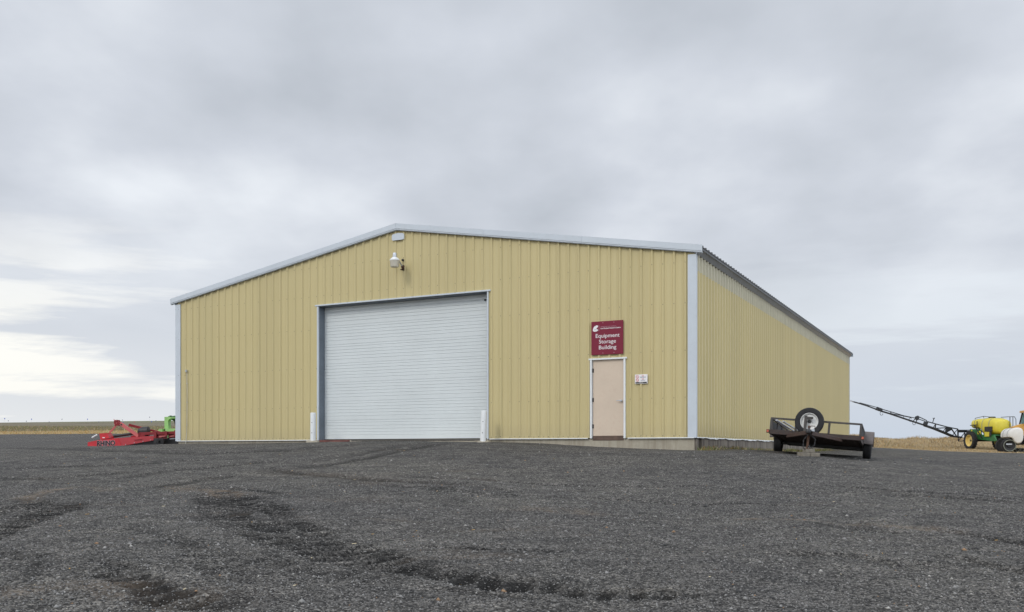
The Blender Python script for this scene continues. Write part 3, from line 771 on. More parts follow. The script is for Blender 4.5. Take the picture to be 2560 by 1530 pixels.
mb = MB(); mb.box((MD[0]+.014, .02, 1.07), (.056, .125, 2.17), bev=.004); mb.box((MD[1]-.014, .02, 1.07), (.056, .125, 2.17), bev=.004); mb.box(((MD[0]+MD[1])/2, .018, 2.168), (MD[1]-MD[0]+.105, .13, .045), bev=.004)
mb.build('door_frame', M['white'], bld)
# plate near the ridge
mb = MB()
rr = []
for t in np.linspace(0, 2*math.pi, 28, endpoint=False):
    c, s = math.cos(t), math.sin(t); rr.append((.225*math.copysign(abs(c)**.28, c), .092*math.copysign(abs(s)**.28, s)))
mb.prism(rr, lambda a, b_, d: (9.385+a, -.045-d, 6.205+b_+.03*math.cos(a*7)*(1 if b_ > 0 else .0)+a*.0), 0, .022)
mb.build('cover_plate', M['trim'], bld, smooth=40)['label'] = 'white rounded plate fixed under the ridge'
# conduit at the left
mb = MB(); mb.tube([(.46,-.05,-.12),(.50,-.05,.12),(.52,-.05,.35),(.53,-.05,1.0),(.535,-.05,1.8),(.52,-.05,2.36),(.51,-.05,2.44)], .011, 10)
for zz in (.55, 1.35, 2.0): mb.box((.53, -.045, zz), (.05,.03,.02))
M['pvc'] = worn('weathered_pvc', (.50,.49,.43), .5, bmp=0)
cd = mb.build('conduit', M['pvc'], bld, smooth=50)
mb = MB(); mb.box((.51,-.06,2.44),(.055,.06,.085)); mb.build('junction_box', M['galv'], cd)

# items fixed to the wall
def onwall(x, z, out=.034): return B0+bx*x-by*out+Vector((0,0,z))
sg_ = thing('wall_sign', 'maroon square sign with white lettering above the beige door', 'sign', onwall(16.235, 2.74), BROT)
mb = MB(); mb.box((0,-.012,0), (.93,.022,.92), bev=.004); mb.build('board', M['sign'], sg_)
fr = -.0245
for ln, zz, w in (('Equipment', .010, .152), ('Storage', -.150, .152), ('Building', -.310, .152)):
    text_mesh('lettering', ln, w, M['ink_white'], sg_, (0.01, fr, zz), (1,0,0), (0,0,1), sx=1.08, offset=.0002)
text_mesh('lettering', 'Lind Dryland Research Station', .048, M['ink_white'], sg_, (-.19, fr, .245), (1,0,0), (0,0,1), 'LEFT', offset=.0008)
text_mesh('lettering', 'WASHINGTON STATE UNIVERSITY', .028, M['ink_pink'], sg_, (-.19, fr, .296), (1,0,0), (0,0,1), 'LEFT', sx=1.05)
mb = MB(); mb.box((-.235, fr, .27), (.006,.004,.14)); mb.build('divider_line', M['ink_pink'], sg_)
emb = [(-.415,.205),(-.385,.185),(-.30,.185),(-.292,.215),(-.275,.195),(-.262,.215),(-.266,.25),(-.29,.235),(-.305,.25),(-.307,.275),(-.285,.29),(-.272,.31),(-.26,.325),(-.262,.345),(-.32,.355),(-.335,.34),(-.375,.325),(-.40,.29),(-.418,.24)]
mb = MB(); mb.prism([(a, b_) for a, b_ in emb], lambda a, b_, d: (a, fr-d, b_), 0, .002); em = mb.build('emblem', M['ink_white'], sg_, fix=True)
mb = MB()
for p, q in (((-.375,.22),(-.36,.25)),((-.36,.25),(-.34,.225)),((-.34,.225),(-.325,.255))): mb.bar((p[0],fr-.004,p[1]),(q[0],fr-.004,q[1]),.003,.006)
mb.build('emblem_marks', M['ink_grey'], em)
for x_, z_ in ((-.12,.415),(.2,.415),(-.12,-.415),(.2,-.415)):
    mb = MB(); mb.cyl((x_,-.02,z_),(x_,-.03,z_),.012,.009,10); mb.build('bolt', M['ink_pink'], sg_)
ns = thing('notice_sign', 'small white no smoking notice with red symbols right of the door', 'sign', onwall(17.21, 1.575), BROT)
mb = MB(); mb.box((0,-.008,0), (.355,.014,.25), bev=.003); mb.build('board', M['ink_white'], ns)
mb = MB()
for zz in (.065,-.025):
    prof_r = [(.033,0),(.042,0),(.042,.003),(.033,.003),(.033,0)]; mb.lathe((-.105,-.0155,zz),(0,-1,0),prof_r,20)
    mb.bar((-.128,-.017,zz+.024),(-.082,-.017,zz-.024),.004,.007)
    mb.bar((-.12,-.0165,zz),(-.09,-.0165,zz-.004),.003,.008)
mb.build('prohibition_symbol', M['ink_red'], ns)
for b_, zz, mt, s_ in (('NO',.072,'ink_red',.036),('SMOKING',.038,'ink_grey',.036),('NO',-.012,'ink_red',.036),('VAPING',-.048,'ink_grey',.036)):
    text_mesh('lettering', b_, s_, M[mt], ns, (.05,-.0165,zz), (1,0,0), (0,0,1), offset=.0008)
mb = MB(); mb.box((0,-.0165,-.096), (.32,.004,.034)); bar_ = mb.build('black_bar', M['ink_black'], ns)
text_mesh('lettering', 'Thank You', .028, M['ink_white'], bar_, (0,-.0195,-.106), (1,0,0), (0,0,1))
for x_ in (-.16,.16):
    mb = MB(); mb.cyl((x_,-.014,.11),(x_,-.02,.11),.006,.005,8); mb.build('bolt', M['galv'], ns)

lp = thing('wall_lamp', 'barn light with white cowl and cloudy lens on a rusty arm under the ridge', 'lamp', onwall(9.56, 5.25), BROT)
y0 = -.46
mb = MB(); mb.lathe((0,y0,.235),(0,0,1),[(0,0),(.062,0),(.062,.03),(.058,.115),(.05,.135),(0,.14)],24); mb.build('ballast_housing', M['galv'], lp, smooth=35)
mb = MB(); mb.lathe((0,y0,.135),(0,0,1),[(.15,0),(.152,.012),(.15,.025),(.12,.062),(.075,.098),(.06,.105),(0,.105)],32); mb.build('cowl', M['white'], lp, smooth=35)
mb = MB(); pr = [(.147,.135)]
for i in range(9): pr += [(.146-.0012*i, .12-.018*i), (.140-.0012*i, .111-.018*i)]
pr += [(.13,-.05),(.11,-.065),(.06,-.075),(0,-.078)]
mb.lathe((0,y0,0),(0,0,1),pr,32); mb.build('lens', M['acrylic'], lp, smooth=25)
mb = MB(); mb.tube([(0,y0+.05,.25),(0,-.33,.23),(0,-.2,.16),(0,-.1,.07),(0,-.02,.03)], .022, 10); mb.build('arm', M['galv'], lp, smooth=50)
mb = MB(); mb.box((0,-.012,.0),(.09,.02,.16)); mb.box((.02,-.05,.03),(.10,.05,.05), Matrix.Rotation(.5,3,'Y')); mb.box((0,-.06,-.045),(.13,.03,.03), Matrix.Rotation(-.3,3,'Y')); mb.cyl((-.05,-.05,.02),(.07,-.05,-.02),.012,.012,8); mb.build('bracket', M['rust'], lp)
mb = MB(); mb.tube([(.0,-.02,.05),(.004,-.018,.12),(0,-.018,.215)], .006, 6); mb.build('cable', M['dark'], lp)
mb = MB(); mb.lathe((0,0,.235),(0,-1,0),[(0,0),(.036,0),(.036,.045),(.02,.065),(0,.07)],16); mb.build('photocell', M['dark'], lp, smooth=40)

# ---------------------------------------------------------------- bollards
def bollard(px, pyb, pxt, pyt, Y, label):
    b0, t0 = at(px, pyb, Y), at(pxt, pyt, Y)
    t = thing('bollard', label, 'bollard', (b0.x, b0.y, b0.z-.05), 0, 'white pipe bollards guarding the overhead door')
    d = t0-b0+Vector((0,0,.05)); H = d.length
    mb = MB(); r = .086
    mb.lathe((0,0,0), d, [(0,0),(r,0),(r,H-.03),(r*.96,H-.012),(r*.8,H-.002),(0,H)], 28); mb.build('post', M['white'], t, smooth=35)
    mb = MB(); rings = []
    for h, k in ((-.25,1),(.03,1),(.055,.93),(.06,.6)):
        rings.append([(math.cos(a)*(.19+.03*math.sin(a*3+px))*k, math.sin(a)*(.17+.02*math.cos(a*2))*k, h+.012*math.sin(a*2+1)) for a in np.linspace(0,6.283,20,endpoint=False)])
    mb.loft(rings); mb.build('concrete_collar', M['conc'], t, smooth=40)
    for zz in (.3,.62): 
        mb = MB(); q_ = d.normalized()*zz; mb.cyl(q_+Vector((-.02,-r+.003,0)), q_+Vector((-.02,-r-.004,0)), .014, .01, 8); mb.build('bolt', M['dark'], t)
bollard(782.5, 1102, 782.7, 1031.5, 29.4, 'upright white pipe bollard left of the overhead door')
bollard(1207.5, 1104, 1210.3, 1026.5, 26.7, 'slightly leaning white pipe bollard at the right edge of the overhead door')

# ---------------------------------------------------------------- trailer
ex = Vector((.925,-.38,-.086)).normalized(); ey = Vector((.38,.925,-.055)); ey = (ey-ex*ey.dot(ex)).normalized(); ez = ex.cross(ey)
TO = Vector((7.34, 22.66, 1.985)); TM = Matrix((ex, ey, ez)).transposed().to_4x4(); TM.translation = TO
tr = thing('utility_trailer', 'rusty brown flat utility trailer with low rails tilted on its blocks', 'trailer', matrix=TM)
hw = 1.065; TL = 4.9
mb = MB(); mb.box((0,0,0),(2*hw,.07,.115)); mb.box((0,TL,0),(2*hw,.06,.10))
for sx in (-1,1): mb.box((sx*(hw-.03), TL/2, -.01),(.06,TL-.08,.10))
for k in range(1,9): mb.box((0, TL*k/9, -.03),(2*hw-.13,.05,.07))
frm = mb.build('frame', M['trailer'], tr)
mb = MB()
for k in range(14): mb.box((-hw+.10+k*(2*hw-.2)/13, TL/2, .035+random.uniform(-.002,.002)),(.135,TL-.09,.036))
mb.build('deck', M['wood'], tr)
# railing: top rail all round with posts
for sx in (-1,1):
    mb = MB(); x = sx*(hw-.025)
    mb.box((x, TL/2, .335),(.05,TL,.045))
    mb.build('side_rail', M['trailer_rail'], tr)
mb = MB(); mb.box((0,0,.335),(2*hw-.10,.045,.045)); mb.build('front_rail', M['trailer_rail'], tr)
for f_ in (-1,-.43,.31,1):
    mb = MB(); mb.box((f_*(hw-.025),0,.185),(.05,.05,.255)); mb.build('rail_post', M['trailer_rail'], tr)
for sx in (-1,1):
    for yy in (.22,1.3,3.6,TL-.05):
        mb = MB(); mb.box((sx*(hw-.025),yy,.185),(.04,.04,.255)); mb.build('rail_post', M['trailer_rail'], tr)
    mb = MB(); mb.box((sx*(hw-.012), TL*.37+.12, .18),(.012,TL*.60,.24)); mb.build('side_panel', M['mesh'], tr)
# ramp lying against the left rail inside
mb = MB(); mb.bar((-hw+.12,.2,.31),(-hw+.55,2.1,.10),.05,.035); mb.bar((-hw+.28,.2,.29),(-hw+.72,2.1,.09),.04,.03); mb.build('folded_ramp', M['galv'], tr)
# tongue
cp = Vector((-.02,-1.38,-.045))
for sx in (-1,1):
    mb = MB(); mb.bar((sx*.62,.02,-.07),(cp.x+sx*.05,cp.y,cp.z-.01),.07,.09); mb.build('tongue_beam', M['tongue'], tr)
mb = MB(); mb.box((cp.x,cp.y-.08,cp.z+.03),(.11,.28,.075)); mb.lathe((cp.x,cp.y-.22,cp.z-.02),(0,0,1),[(0,0),(.05,0),(.055,.03),(.045,.07),(0,.085)],16); mb.box((cp.x+.0,cp.y-.02,cp.z+.085),(.03,.16,.03), Matrix.Rotation(.3,3,'X')); mb.build('coupler', M['dark'], tr)
mb = MB(); mb.box((cp.x+.09,cp.y-.03,cp.z+.055),(.07,.10,.05)); mb.build('plug_box', M['galv'], tr)
gz = hz(*(TM @ cp).xy)
jz = -(TM@cp).z+gz+.165
mb = MB(); J = cp+Vector((-.01,.10,0)); mb.cyl(J+Vector((0,0,jz+.02)), J+Vector((0,0,.12)), .026, .026, 12); mb.cyl(J+Vector((0,0,.12)), J+Vector((0,0,.16)), .035, .03, 12); mb.cyl(J+Vector((0,0,jz)), J+Vector((0,0,jz+.02)), .07, .06, 14)
mb.tube([J+Vector((0,0,.15)), J+Vector((.05,-.03,.16)), J+Vector((.13,-.05,.16)), J+Vector((.13,-.05,.11))], .009, 6)
mb.build('jack', M['rust'], tr, smooth=40)
for sx, pts in ((-1,[(0,0,-.03),(-.10,-.02,-.18),(-.09,-.02,-.36),(-.02,.03,-.40),(.03,.06,-.28)]), (1,[(.02,0,-.03),(.16,-.02,-.14),(.15,-.02,-.28),(.06,.03,-.36),(.02,.06,-.26)])):
    mb = MB(); cs = [cp+Vector(p) for p in pts]
    fine_pts = []
    for a, b_ in zip(cs, cs[1:]):
        for t in np.linspace(0,1,5)[:-1]: fine_pts.append(a.lerp(b_, t))
    for i, (a, b_) in enumerate(zip(fine_pts, fine_pts[1:])):
        mb.bar(a, b_, .022 if i%2 else .010, .010 if i%2 else .022)
    mb.build('safety_chain', M['dark'], tr)
# underbody plate, axle, wheels
ax = 2.5
mb = MB(); mb.bar((-hw-.02,ax,-.12),(hw+.02,ax,-.12),.075); 
for sx in (-1,1):
    for i in range(3): mb.box((sx*(hw-.12),ax,-.125+.0-.012*i),(.05,.62-.12*i,.011))
mb.build('axle', M['dark'], tr)
def wheel(parent, c, axis, r, w, rim_r, mtyre, mrim, lugs=0, name='wheel', holes=6, lugd=.03, dish=.0):
    """tyre with shoulders and tread, dished rim with holes and hub"""
    c = Vector(c); a = Vector(axis).normalized(); h = w/2; sdw = rim_r
    mb = MB(); prof = [(sdw,-h*.72),(sdw+.02*r/.33,-h*.95),((sdw+r)/2,-h*1.02),(r*.945,-h*.93),(r*.985,-h*.72),(r,-h*.45),(r,-h*.40),(r*.972,-h*.38),(r*.972,-h*.30),(r,-h*.28),(r,-h*.05),(r*.972,-h*.03),(r*.972,h*.03),(r,h*.05),(r,h*.28),(r*.972,h*.30),(r*.972,h*.38),(r,h*.40),(r,h*.45),(r*.985,h*.72),(r*.945,h*.93),((sdw+r)/2,h*1.02),(sdw+.02*r/.33,h*.95),(sdw,h*.72),(sdw,-h*.72)]
    mb.lathe(c, a, prof, 48)
    if lugs:
        u = Vector((0,0,1)) if abs(a.z) < .9 else Vector((1,0,0)); x = a.cross(u).normalized(); y = a.cross(x)
        for k in range(lugs):
            for sd in (-1,1):
                t0 = 2*math.pi*(k+(.5 if sd > 0 else 0))/lugs; t1 = t0+sd*0+.55*2*math.pi/lugs
                p0 = c+(x*math.cos(t0)+y*math.sin(t0))*(r*.97)+a*sd*h*.98; p1 = c+(x*math.cos(t1)+y*math.sin(t1))*(r*1.0)+a*sd*h*.04
                mb.bar(p0, p1, .05*r/.75, lugd*2, up=(x*math.cos(t0)+y*math.sin(t0)))
    wh = mb.build(name, mtyre, parent, smooth=35)
    mb = MB(); q = rim_r
    mb.lathe(c, a, [(q+.004,-h*.78),(q*.97,-h*.80),(q*.93,-h*.70),(q*.90,-h*.2-dish),(q*.82,-h*.12-dish),(q*.5,-h*.30-dish),(q*.32,-h*.32-dish),(q*.30,-h*.12-dish),(0,-h*.12-dish)], 40)
    mb.lathe(c, a, [(q+.004,h*.78),(q*.97,h*.80),(q*.92,h*.70),(q*.86,h*.3),(q*.5,h*.2),(0,h*.2)], 40)
    rim = mb.build('rim', mrim, wh, smooth=35)
    u = Vector((0,0,1)); x = a.cross(u).normalized(); y = a.cross(x)
    mb = MB()
    for k in range(holes):
        t = 2*math.pi*k/holes+.3; p = c+(x*math.cos(t)+y*math.sin(t))*q*.42
        mb.cyl(p+a*(-h*.30-dish), p+a*(-h*.37-dish), q*.055, q*.05, 8)
    mb.cyl(c+a*(-h*.10-dish), c+a*(-h*.40-dish), q*.22, q*.17, 16)
    mb.build('hub', M['dark'], rim)
    return wh
for sx in (-1,1):
    wo = .10 if sx > 0 else .035
    wc = (sx*(hw+wo), ax, -.045)
    wheel(tr, wc, (-sx,0,0), .335, .205, .19, M['tyre'], M['galv'])
    # fender: curved plate over the wheel
    mb = MB(); rings = []
    for a_ in np.linspace(R(8), R(172), 17):
        c, s = math.cos(a_), math.sin(a_); rings.append([(sx*(hw-.0), ax+c*r_*1.12, -.045+s*r_) for r_ in (.40,)]+[(sx*(hw+.235), ax+c*.40*1.12, -.045+s*.40), (sx*(hw+.235), ax+c*.392*1.12, -.045+s*.392-.03), (sx*(hw+.0), ax+c*.392*1.12, -.045+s*.392-.006)])
    mb.loft(rings); mb.build('fender', M['fender'], tr)
for sx in (-1,1):
    mb = MB(); mb.box((sx*(hw+.035),-.02,.01),(.07,.07,.085)); mk = mb.build('marker_light', M['rust'], tr)
    mb = MB(); mb.box((sx*(hw+.035),-.058,.01),(.045,.012,.05)); mb.build('reflector', M['reflector'], mk)
# spare wheel on its post
mb = MB(); mb.box((-.33+.12,-.29,.20),(.065,.05,.46)); mb.box((-.14,-.29,.385),(.20,.045,.055)); mb.bar((-.21,-.28,.0),(-.12,-.02,.0),.06,.06); mb.build('spare_mount', M['trailer_rail'], tr)
sp_ = wheel(tr, (-.13,-.16,.30), (0,1,0), .338, .20, .205, M['tyre'], M['rim_rust'], name='spare_wheel', holes=5, dish=.01)
# concrete blocks
cpw = TM @ (cp+Vector((-.01,.10,0))); g0 = hz(cpw.x, cpw.y)
for (dx, dy, dz, rz, d, lb) in ((-.11,0,.04,.12,(.20,.30,.09),'left lower grey concrete block under the trailer jack'),(.115,-.03,.035,-.1,(.20,.30,.085),'right lower grey concrete block under the trailer jack'),(.0,.0,.125,.03,(.21,.24,.08),'upper concrete block carrying the trailer jack')):
    mb = MB(); mb.box((0,0,0), d, bev=.008)
    o = mb.build('concrete_block', M['block']); o.location = (cpw.x+dx, cpw.y+dy, g0+dz); o.rotation_euler = (.02,.04,rz); tag(o, lb, 'concrete block', 'blocks under the trailer jack')

# ---------------------------------------------------------------- red rotary cutter (crop coordinates 9.196 per photo pixel)
YM = 36.2
mo = at(330, 1117, YM); gm = hz(mo.x, mo.y)
cut = thing('rotary_cutter', 'bright red rotary mower deck with black lettering and hitch frame by the left corner', 'mower', (mo.x, mo.y, gm), 0)
zoff = gm-mo.z
def cp2(cx, cy, d=0.):
    p = at(200+cx/9.196, 1020+cy/9.196, YM); return Vector((p.x-mo.x, d, p.z-mo.z))
fnm = lambda a, b_, d: cp2(a, b_, d)
mb = MB(); sc = 1
mb.prism([(185,795),(430,742),(900,695),(960,880),(560,888),(180,882)], fnm, -.02, 1.5); dk = mb.build('deck', M['red'], cut)
mb = MB(); mb.prism([(902,695),(1640,640),(1640,700),(1625,745),(962,880)], lambda a, b_, d: cp2(a, b_, d+.35*(a-902)/740), -.02, 1.3); M['red_wing'] = worn('lighter_red_paint', (.56,.055,.07), .5, var=.12, dirt=(.4,.15,.14), dirt_amt=.3, scale=3)  # deck red made lighter for the angled rear facet
sd = mb.build('deck_wing', M['red_wing'], cut); sd['label'] = 'lighter red sloping rear side of the deck'
mb = MB(); mb.prism([(980,885),(1630,745),(1640,850),(1250,880)], lambda a, b_, d: cp2(a, b_, d+.35*(a-902)/740), .06, 1.2); mb.build('blade_housing', M['dark'], cut)
for bx_, by_ in ((1040,845),(1220,808),(1400,775),(1560,742)):
    mb = MB(); c = cp2(bx_, by_, -.03+.35*(bx_-902)/740); mb.cyl(c, c+Vector((0,-.015,0)), .018, .014, 8); mb.build('bolt', M['galv'], sd)
mb = MB(); c = cp2(1300,735,0); mb.bar(cp2(1225,745,.14-.02), cp2(1385,725,.21-.02), .012, .03); mb.build('slot', M['red_dark'], sd)
# lettering with pale edge
p0 = cp2(405, 872, -.028); p1 = cp2(795, 858, -.028)
xd = (p1-p0); yd_ = Vector((0,0,1))
mb = MB(); mb.prism([(402,880),(812,866),(808,748),(402,764)], lambda a, b_, d: cp2(a, b_, d), -.024, -.021); edge = mb.build('decal_edge', M['red_pale'], dk)
wtx = xd.length
text_mesh('lettering_edge', 'RHINO', .265, M['ink_pink'], edge, cp2(604, 869, -.027), xd, yd_, sx=.84, offset=.019, depth=.001)
text_mesh('lettering', 'RHINO', .265, M['ink_black'], edge, cp2(604, 869, -.033), xd, yd_, sx=.84, offset=.010, depth=.001)
mb = MB(); mb.prism([(415,590),(590,578),(650,700),(440,730)], fnm, .1, .55); fb = mb.build('hitch_box', M['red'], cut)
mb = MB(); mb.box(cp2(520,688,.09), (.09,.012,.035)); mb.build('decal', M['ink_white'], fb)
mb = MB(); mb.prism([(950,640),(1140,610),(1210,665),(960,685)], fnm, .9, 1.2); mb.build('hitch_box', M['red'], cut)
mb = MB(); mb.tube([cp2(275,690,.0), cp2(330,655,.0), cp2(395,620,.0)], .028, 8); mb.build('warning_handle', M['white'], cut, smooth=40)
mb = MB(); mb.tube([cp2(630,655,.6), cp2(850,620,.6), cp2(1130,580,.6)], .055, 12); mb.build('drive_shaft', M['dark'], cut, smooth=40)
mb = MB(); mb.prism([(665,275),(745,268),(800,350),(770,400),(690,408),(665,360)], fnm, .62, .67); mb.build('hitch_mast', M['red_dark'], cut)
mb = MB(); mb.prism([(665,275),(745,268),(800,350),(770,400),(690,408),(665,360)], fnm, .45, .50); mst = mb.build('hitch_mast', M['red_dark'], cut)
for a, b_ in ((682,292),(722,290),(735,345),(690,375)):
    mb = MB(); c = cp2(a,b_,.44); mb.cyl(c, c+Vector((0,-.02,0)), .024,.02,10); mb.build('pin', M['red_pale'], mst)
mb = MB(); mb.bar(cp2(700,405,.5), cp2(575,575,.4), .05, .07); mb.build('brace', M['red_pale'], cut)
mb = MB(); mb.bar(cp2(735,395,.9), cp2(1010,565,1.1), .05, .085); mb.build('brace', M['red_dark'], cut)
mb = MB(); mb.bar(cp2(800,350,.5), cp2(1275,650,.3), .06, .13); lf = mb.build('lift_arm', M['red_pale'], cut)
mb = MB(); mb.bar(cp2(820,372,.46), cp2(880,398,.45), .02, .06); mb.build('slot', M['dark'], lf)
mb = MB(); mb.bar(cp2(880,378,1.0), cp2(1290,478,1.0), .06, .10); mb.bar(cp2(1290,478,1.0), cp2(1640,560,1.0), .06, .08); mb.build('lift_arm', M['red_dark'], cut)
mb = MB(); c0, c1 = cp2(1170,545,.7), cp2(1440,530,.7); mb.lathe(c0, c1-c0, [(0,0),(.10,.01),(.17,.13),(.17,.2),(.19,.21),(.19,.42),(.0,.455)], 20); mb.box(cp2(1310,600,.7),(.28,.3,.22)); mb.build('gearbox', M['dark'], cut, smooth=35)
# rear frame
mb = MB(); mb.bar(cp2(1280,622,.25), cp2(1340,590,.3), .07, .12); mb.bar(cp2(1320,598,.3), cp2(2235,560,.5), .09, .11); mb.bar(cp2(1500,600,1.2), cp2(2235,575,1.3), .08, .10)
mb.bar(cp2(1290,640,.28), cp2(1420,640,.3), .06, .06); fr_ = mb.build('rear_frame', M['red_dark'], cut)
for a, t_, bt in ((1655,530,700),(1905,530,640),(2125,515,660),(2205,515,680)):
    mb = MB(); mb.prism([(a-25,t_),(a-5,t_),(a,t_+20),(a+10,t_+5),(a+32,t_+10),(a+30,bt),(a-28,bt)], fnm, .30, .36); mb.build('bracket', M['red_dark'], cut)
mb = MB(); mb.prism([(1650,600),(1900,590),(1900,690),(1650,690)], fnm, .40, .46); mb.prism([(1920,590),(2235,575),(2235,690),(1935,690)], fnm, .48, .54); mb.build('back_plate', M['red_dark'], cut)
mb = MB(); mb.prism([(1740,645),(1890,640),(1905,655),(1760,682)], fnm, .30, .55); mb.prism([(1955,648),(2110,622),(2115,655),(1970,672)], fnm, .40, .60); mb.build('step_plate', M['red_pale'], cut)
mb = MB(); mb.prism([(1635,700),(1740,700),(1740,835),(1635,835)], fnm, .25, 1.2); mb.prism([(1900,680),(2240,675),(2275,740),(2275,860),(1900,850)], fnm, .55, 1.3); mb.prism([(1720,705),(1920,700),(1920,840),(1720,840)], fnm, .6, 1.2); mb.build('rear_skirt', M['dark'], cut)
mb = MB(); mb.prism([(1950,700),(2110,690),(2105,715),(1945,722)], fnm, .52, .56); mb.build('skirt_flap', M['galv'], cut)
wz = cp2(1810,800,.22); wz.z = .165
wheel(cut, wz, (.15,1,0), .165, .14, .06, M['tyre'], M['dark'], name='gauge_wheel')
# ---------------------------------------------------------------- lime green machine behind
YG = 41.0; go = at(425, 1100, YG); gg = hz(go.x, go.y)
gmn = thing('forage_machine', 'lime green implement with upright post and boom half hidden by the left corner', 'implement', (go.x, go.y, gg), 0)
def gp(cx, cy, d=0.):
    p = at(200+cx/9.196, 1020+cy/9.196, YG); return Vector((p.x-go.x, d, p.z-gg))
gf = lambda a, b_, d: gp(a, b_, d)
mb = MB(); mb.prism([(1820,485),(1890,478),(1890,540),(1790,560),(1800,500)], gf, 0, .9); mb.prism([(1960,472),(2600,468),(2650,620),(1900,640),(1900,540),(1960,535)], gf, 0, 1.2); mb.prism([(1850,545),(2600,600),(2600,700),(1850,700)], gf, .1, 1.1); mb.build('base_body', M['lime'], gmn)
mb = MB(); mb.prism([(1892,200),(1985,195),(2030,208),(2230,212),(2230,240),(2100,232),(2035,236),(1990,262),(1975,300),(1980,470),(1892,470)], gf, .25, .6); mb.build('post', M['lime'], gmn)
mb = MB(); mb.prism([(1955,195),(1965,178),(1985,180),(1995,163),(2025,165),(2040,195)], gf, .35, .5); mb.build('pivot_cap', M['lime_dark'], gmn)
mb = MB(); mb.tube([gp(2030,205,.4), gp(2100,190,.4), gp(2180,200,.4), gp(2300,240,.4), gp(2450,330,.4)], .045, 8); mb.build('hydraulic_hose', M['lime_dark'], gmn, smooth=50)
mb = MB(); mb.bar(gp(2030,225,.5), gp(2330,370,.5), .07, .16); mb.bar(gp(2330,370,.5), gp(2600,470,.5), .07, .14); mb.build('boom_arm', M['lime_dark'], gmn)
for a, b_ in ((2080,2130),(2110,2240),(2230,2200)):
    mb = MB(); mb.bar(gp(a,260,.45), gp(b_,465,.45), .035); mb.build('cylinder_rod', M['dark'], gmn)
for x_ in (2000, 2500):
    mb = MB(); c = gp(x_, 760, .1); c.z = .3; 
    wheel(gmn, c, (0,1,0), .31, .2, .15, M['tyre'], M['lime'])
mb = MB(); mb.box(gp(1925,600,.5)*1+Vector((0,0,-.1)), (.1,.5,.7)); mb.build('stand', M['dark'], gmn)

# ---------------------------------------------------------------- sprayer
YS = 80.0; sc_ = F/YS
so = at(2462, 1124, YS+.8); gs = 1.74
fdir = Vector((.087,-.996,0)); ldir = Vector((.996,.087,0))
SM = Matrix((fdir, ldir, Vector((0,0,1)))).transposed().to_4x4(); SM.translation = (so.x+fdir.x*.85, so.y+fdir.y*.85, hz(so.x, so.y))
spr = thing('field_sprayer', 'yellow and green pull-type sprayer with a long raised black boom', 'sprayer', matrix=SM)
def sring(x, yh, z0, z1, n=28, ex_=3.2, yo=0):
    zc, zh = (z0+z1)/2, (z1-z0)/2
    return [(x, yo+yh*math.copysign(abs(math.cos(t))**(2/ex_), math.cos(t)), zc+zh*math.copysign(abs(math.sin(t))**(2/ex_), math.sin(t))) for t in np.linspace(0, 2*math.pi, n, endpoint=False)]
# tank: deep in the middle, shallower at the rear; local x forward
mb = MB(); rings = []
for x, yh, z0, z1 in ((-1.78,.58,1.93,2.42),(-1.72,.70,1.84,2.53),(-1.55,.78,1.80,2.62),(-1.1,.80,1.78,2.66),(-.5,.80,1.76,2.68),(-.2,.80,1.5,2.69),(0,.80,1.27,2.69),(.4,.80,1.20,2.70),(1.0,.80,1.22,2.66),(1.5,.78,1.30,2.55),(1.76,.72,1.36,2.47),(1.84,.60,1.50,2.34)):
    rings.append(sring(x, yh, z0, z1))
mb.loft(rings); tk = mb.build('tank', M['tank_y'], spr, smooth=50)
for x, z0, z1 in ((-1.1,1.78,2.66),(.02,1.27,2.69),(1.0,1.22,2.66)):
    mb = MB(); a = sring(x-.03, .815, z0-.015, z1+.015); b_ = sring(x+.03, .815, z0-.015, z1+.015); mb.loft([a, b_]); mb.build('strap', M['strap'], tk)
mb = MB(); mb.lathe((.2,0,2.68),(0,0,1),[(0,0),(.28,0),(.28,.09),(.25,.12),(0,.13)],24); mb.build('tank_lid', M['dark'], tk)
# green body sides
mb = MB()
for sy in (-1,1):
    poly = [(-1.75,1.78),(-.35,1.76),(-.12,1.30),(.1,1.15),(1.1,1.15),(1.7,1.2),(2.05,.75),(1.9,.68),(-1.2,.92),(-1.65,1.1)]
    mb.prism(poly, lambda a, b_, d: (a, d, b_), sy*.70, sy*.82)
mb.box((0,0,1.2),(3.2,1.42,.12)); mb.build('body', M['green'], spr)
mb = MB(); mb.box((-.35,-.825,1.45),(.5,.012,.28)); mb.build('decal', M['tank_y'], spr)
mb = MB(); mb.box((-1.45,-.825,1.55),(.16,.012,.35)); mb.build('decal', M['tank_y'], spr)
mb = MB(); mb.box((1.05,-.86,1.72),(.95,.12,.42)); mb.box((1.35,-.88,1.35),(.12,.12,.5)); mb.build('control_panel', M['dark'], spr)
mb = MB(); mb.box((.95,-.90,1.28),(.62,.12,.38)); mb.build('rinse_tank', M['tank_y'], spr)
mb = MB()
for sy in (-1,1): mb.box((.4,sy*.55,.82),(5.0,.14,.2))
mb.bar((-.85,-1.1,.78),(-.85,1.1,.78),.16); mb.box((-1.2,0,.85),(.2,1.4,.3)); mb.bar((2.9,-.5,.8),(4.6,0,.55),.14); mb.bar((2.9,.5,.8),(4.6,0,.55),.14)
mb.build('chassis', M['dark'], spr)
mb = MB(); mb.bar((.2,-.88,.95),(-.9,-.92,2.1),.07); mb.bar((-1.5,-.92,2.1),(-.5,-.92,2.12),.07); mb.bar((-.5,-.92,2.1),(-.5,-.92,2.45),.05); mb.build('boom_rest', M['dark'], spr)
for sy in (-1,1): wheel(spr, (-.85,sy*1.30,.77), (0,-sy,0), .77, .40, .50, M['tyre'], M['rim_y'], lugs=22, lugd=.045, dish=-.08)
mb = MB()   # walkway rail along the tank top and ladder at front
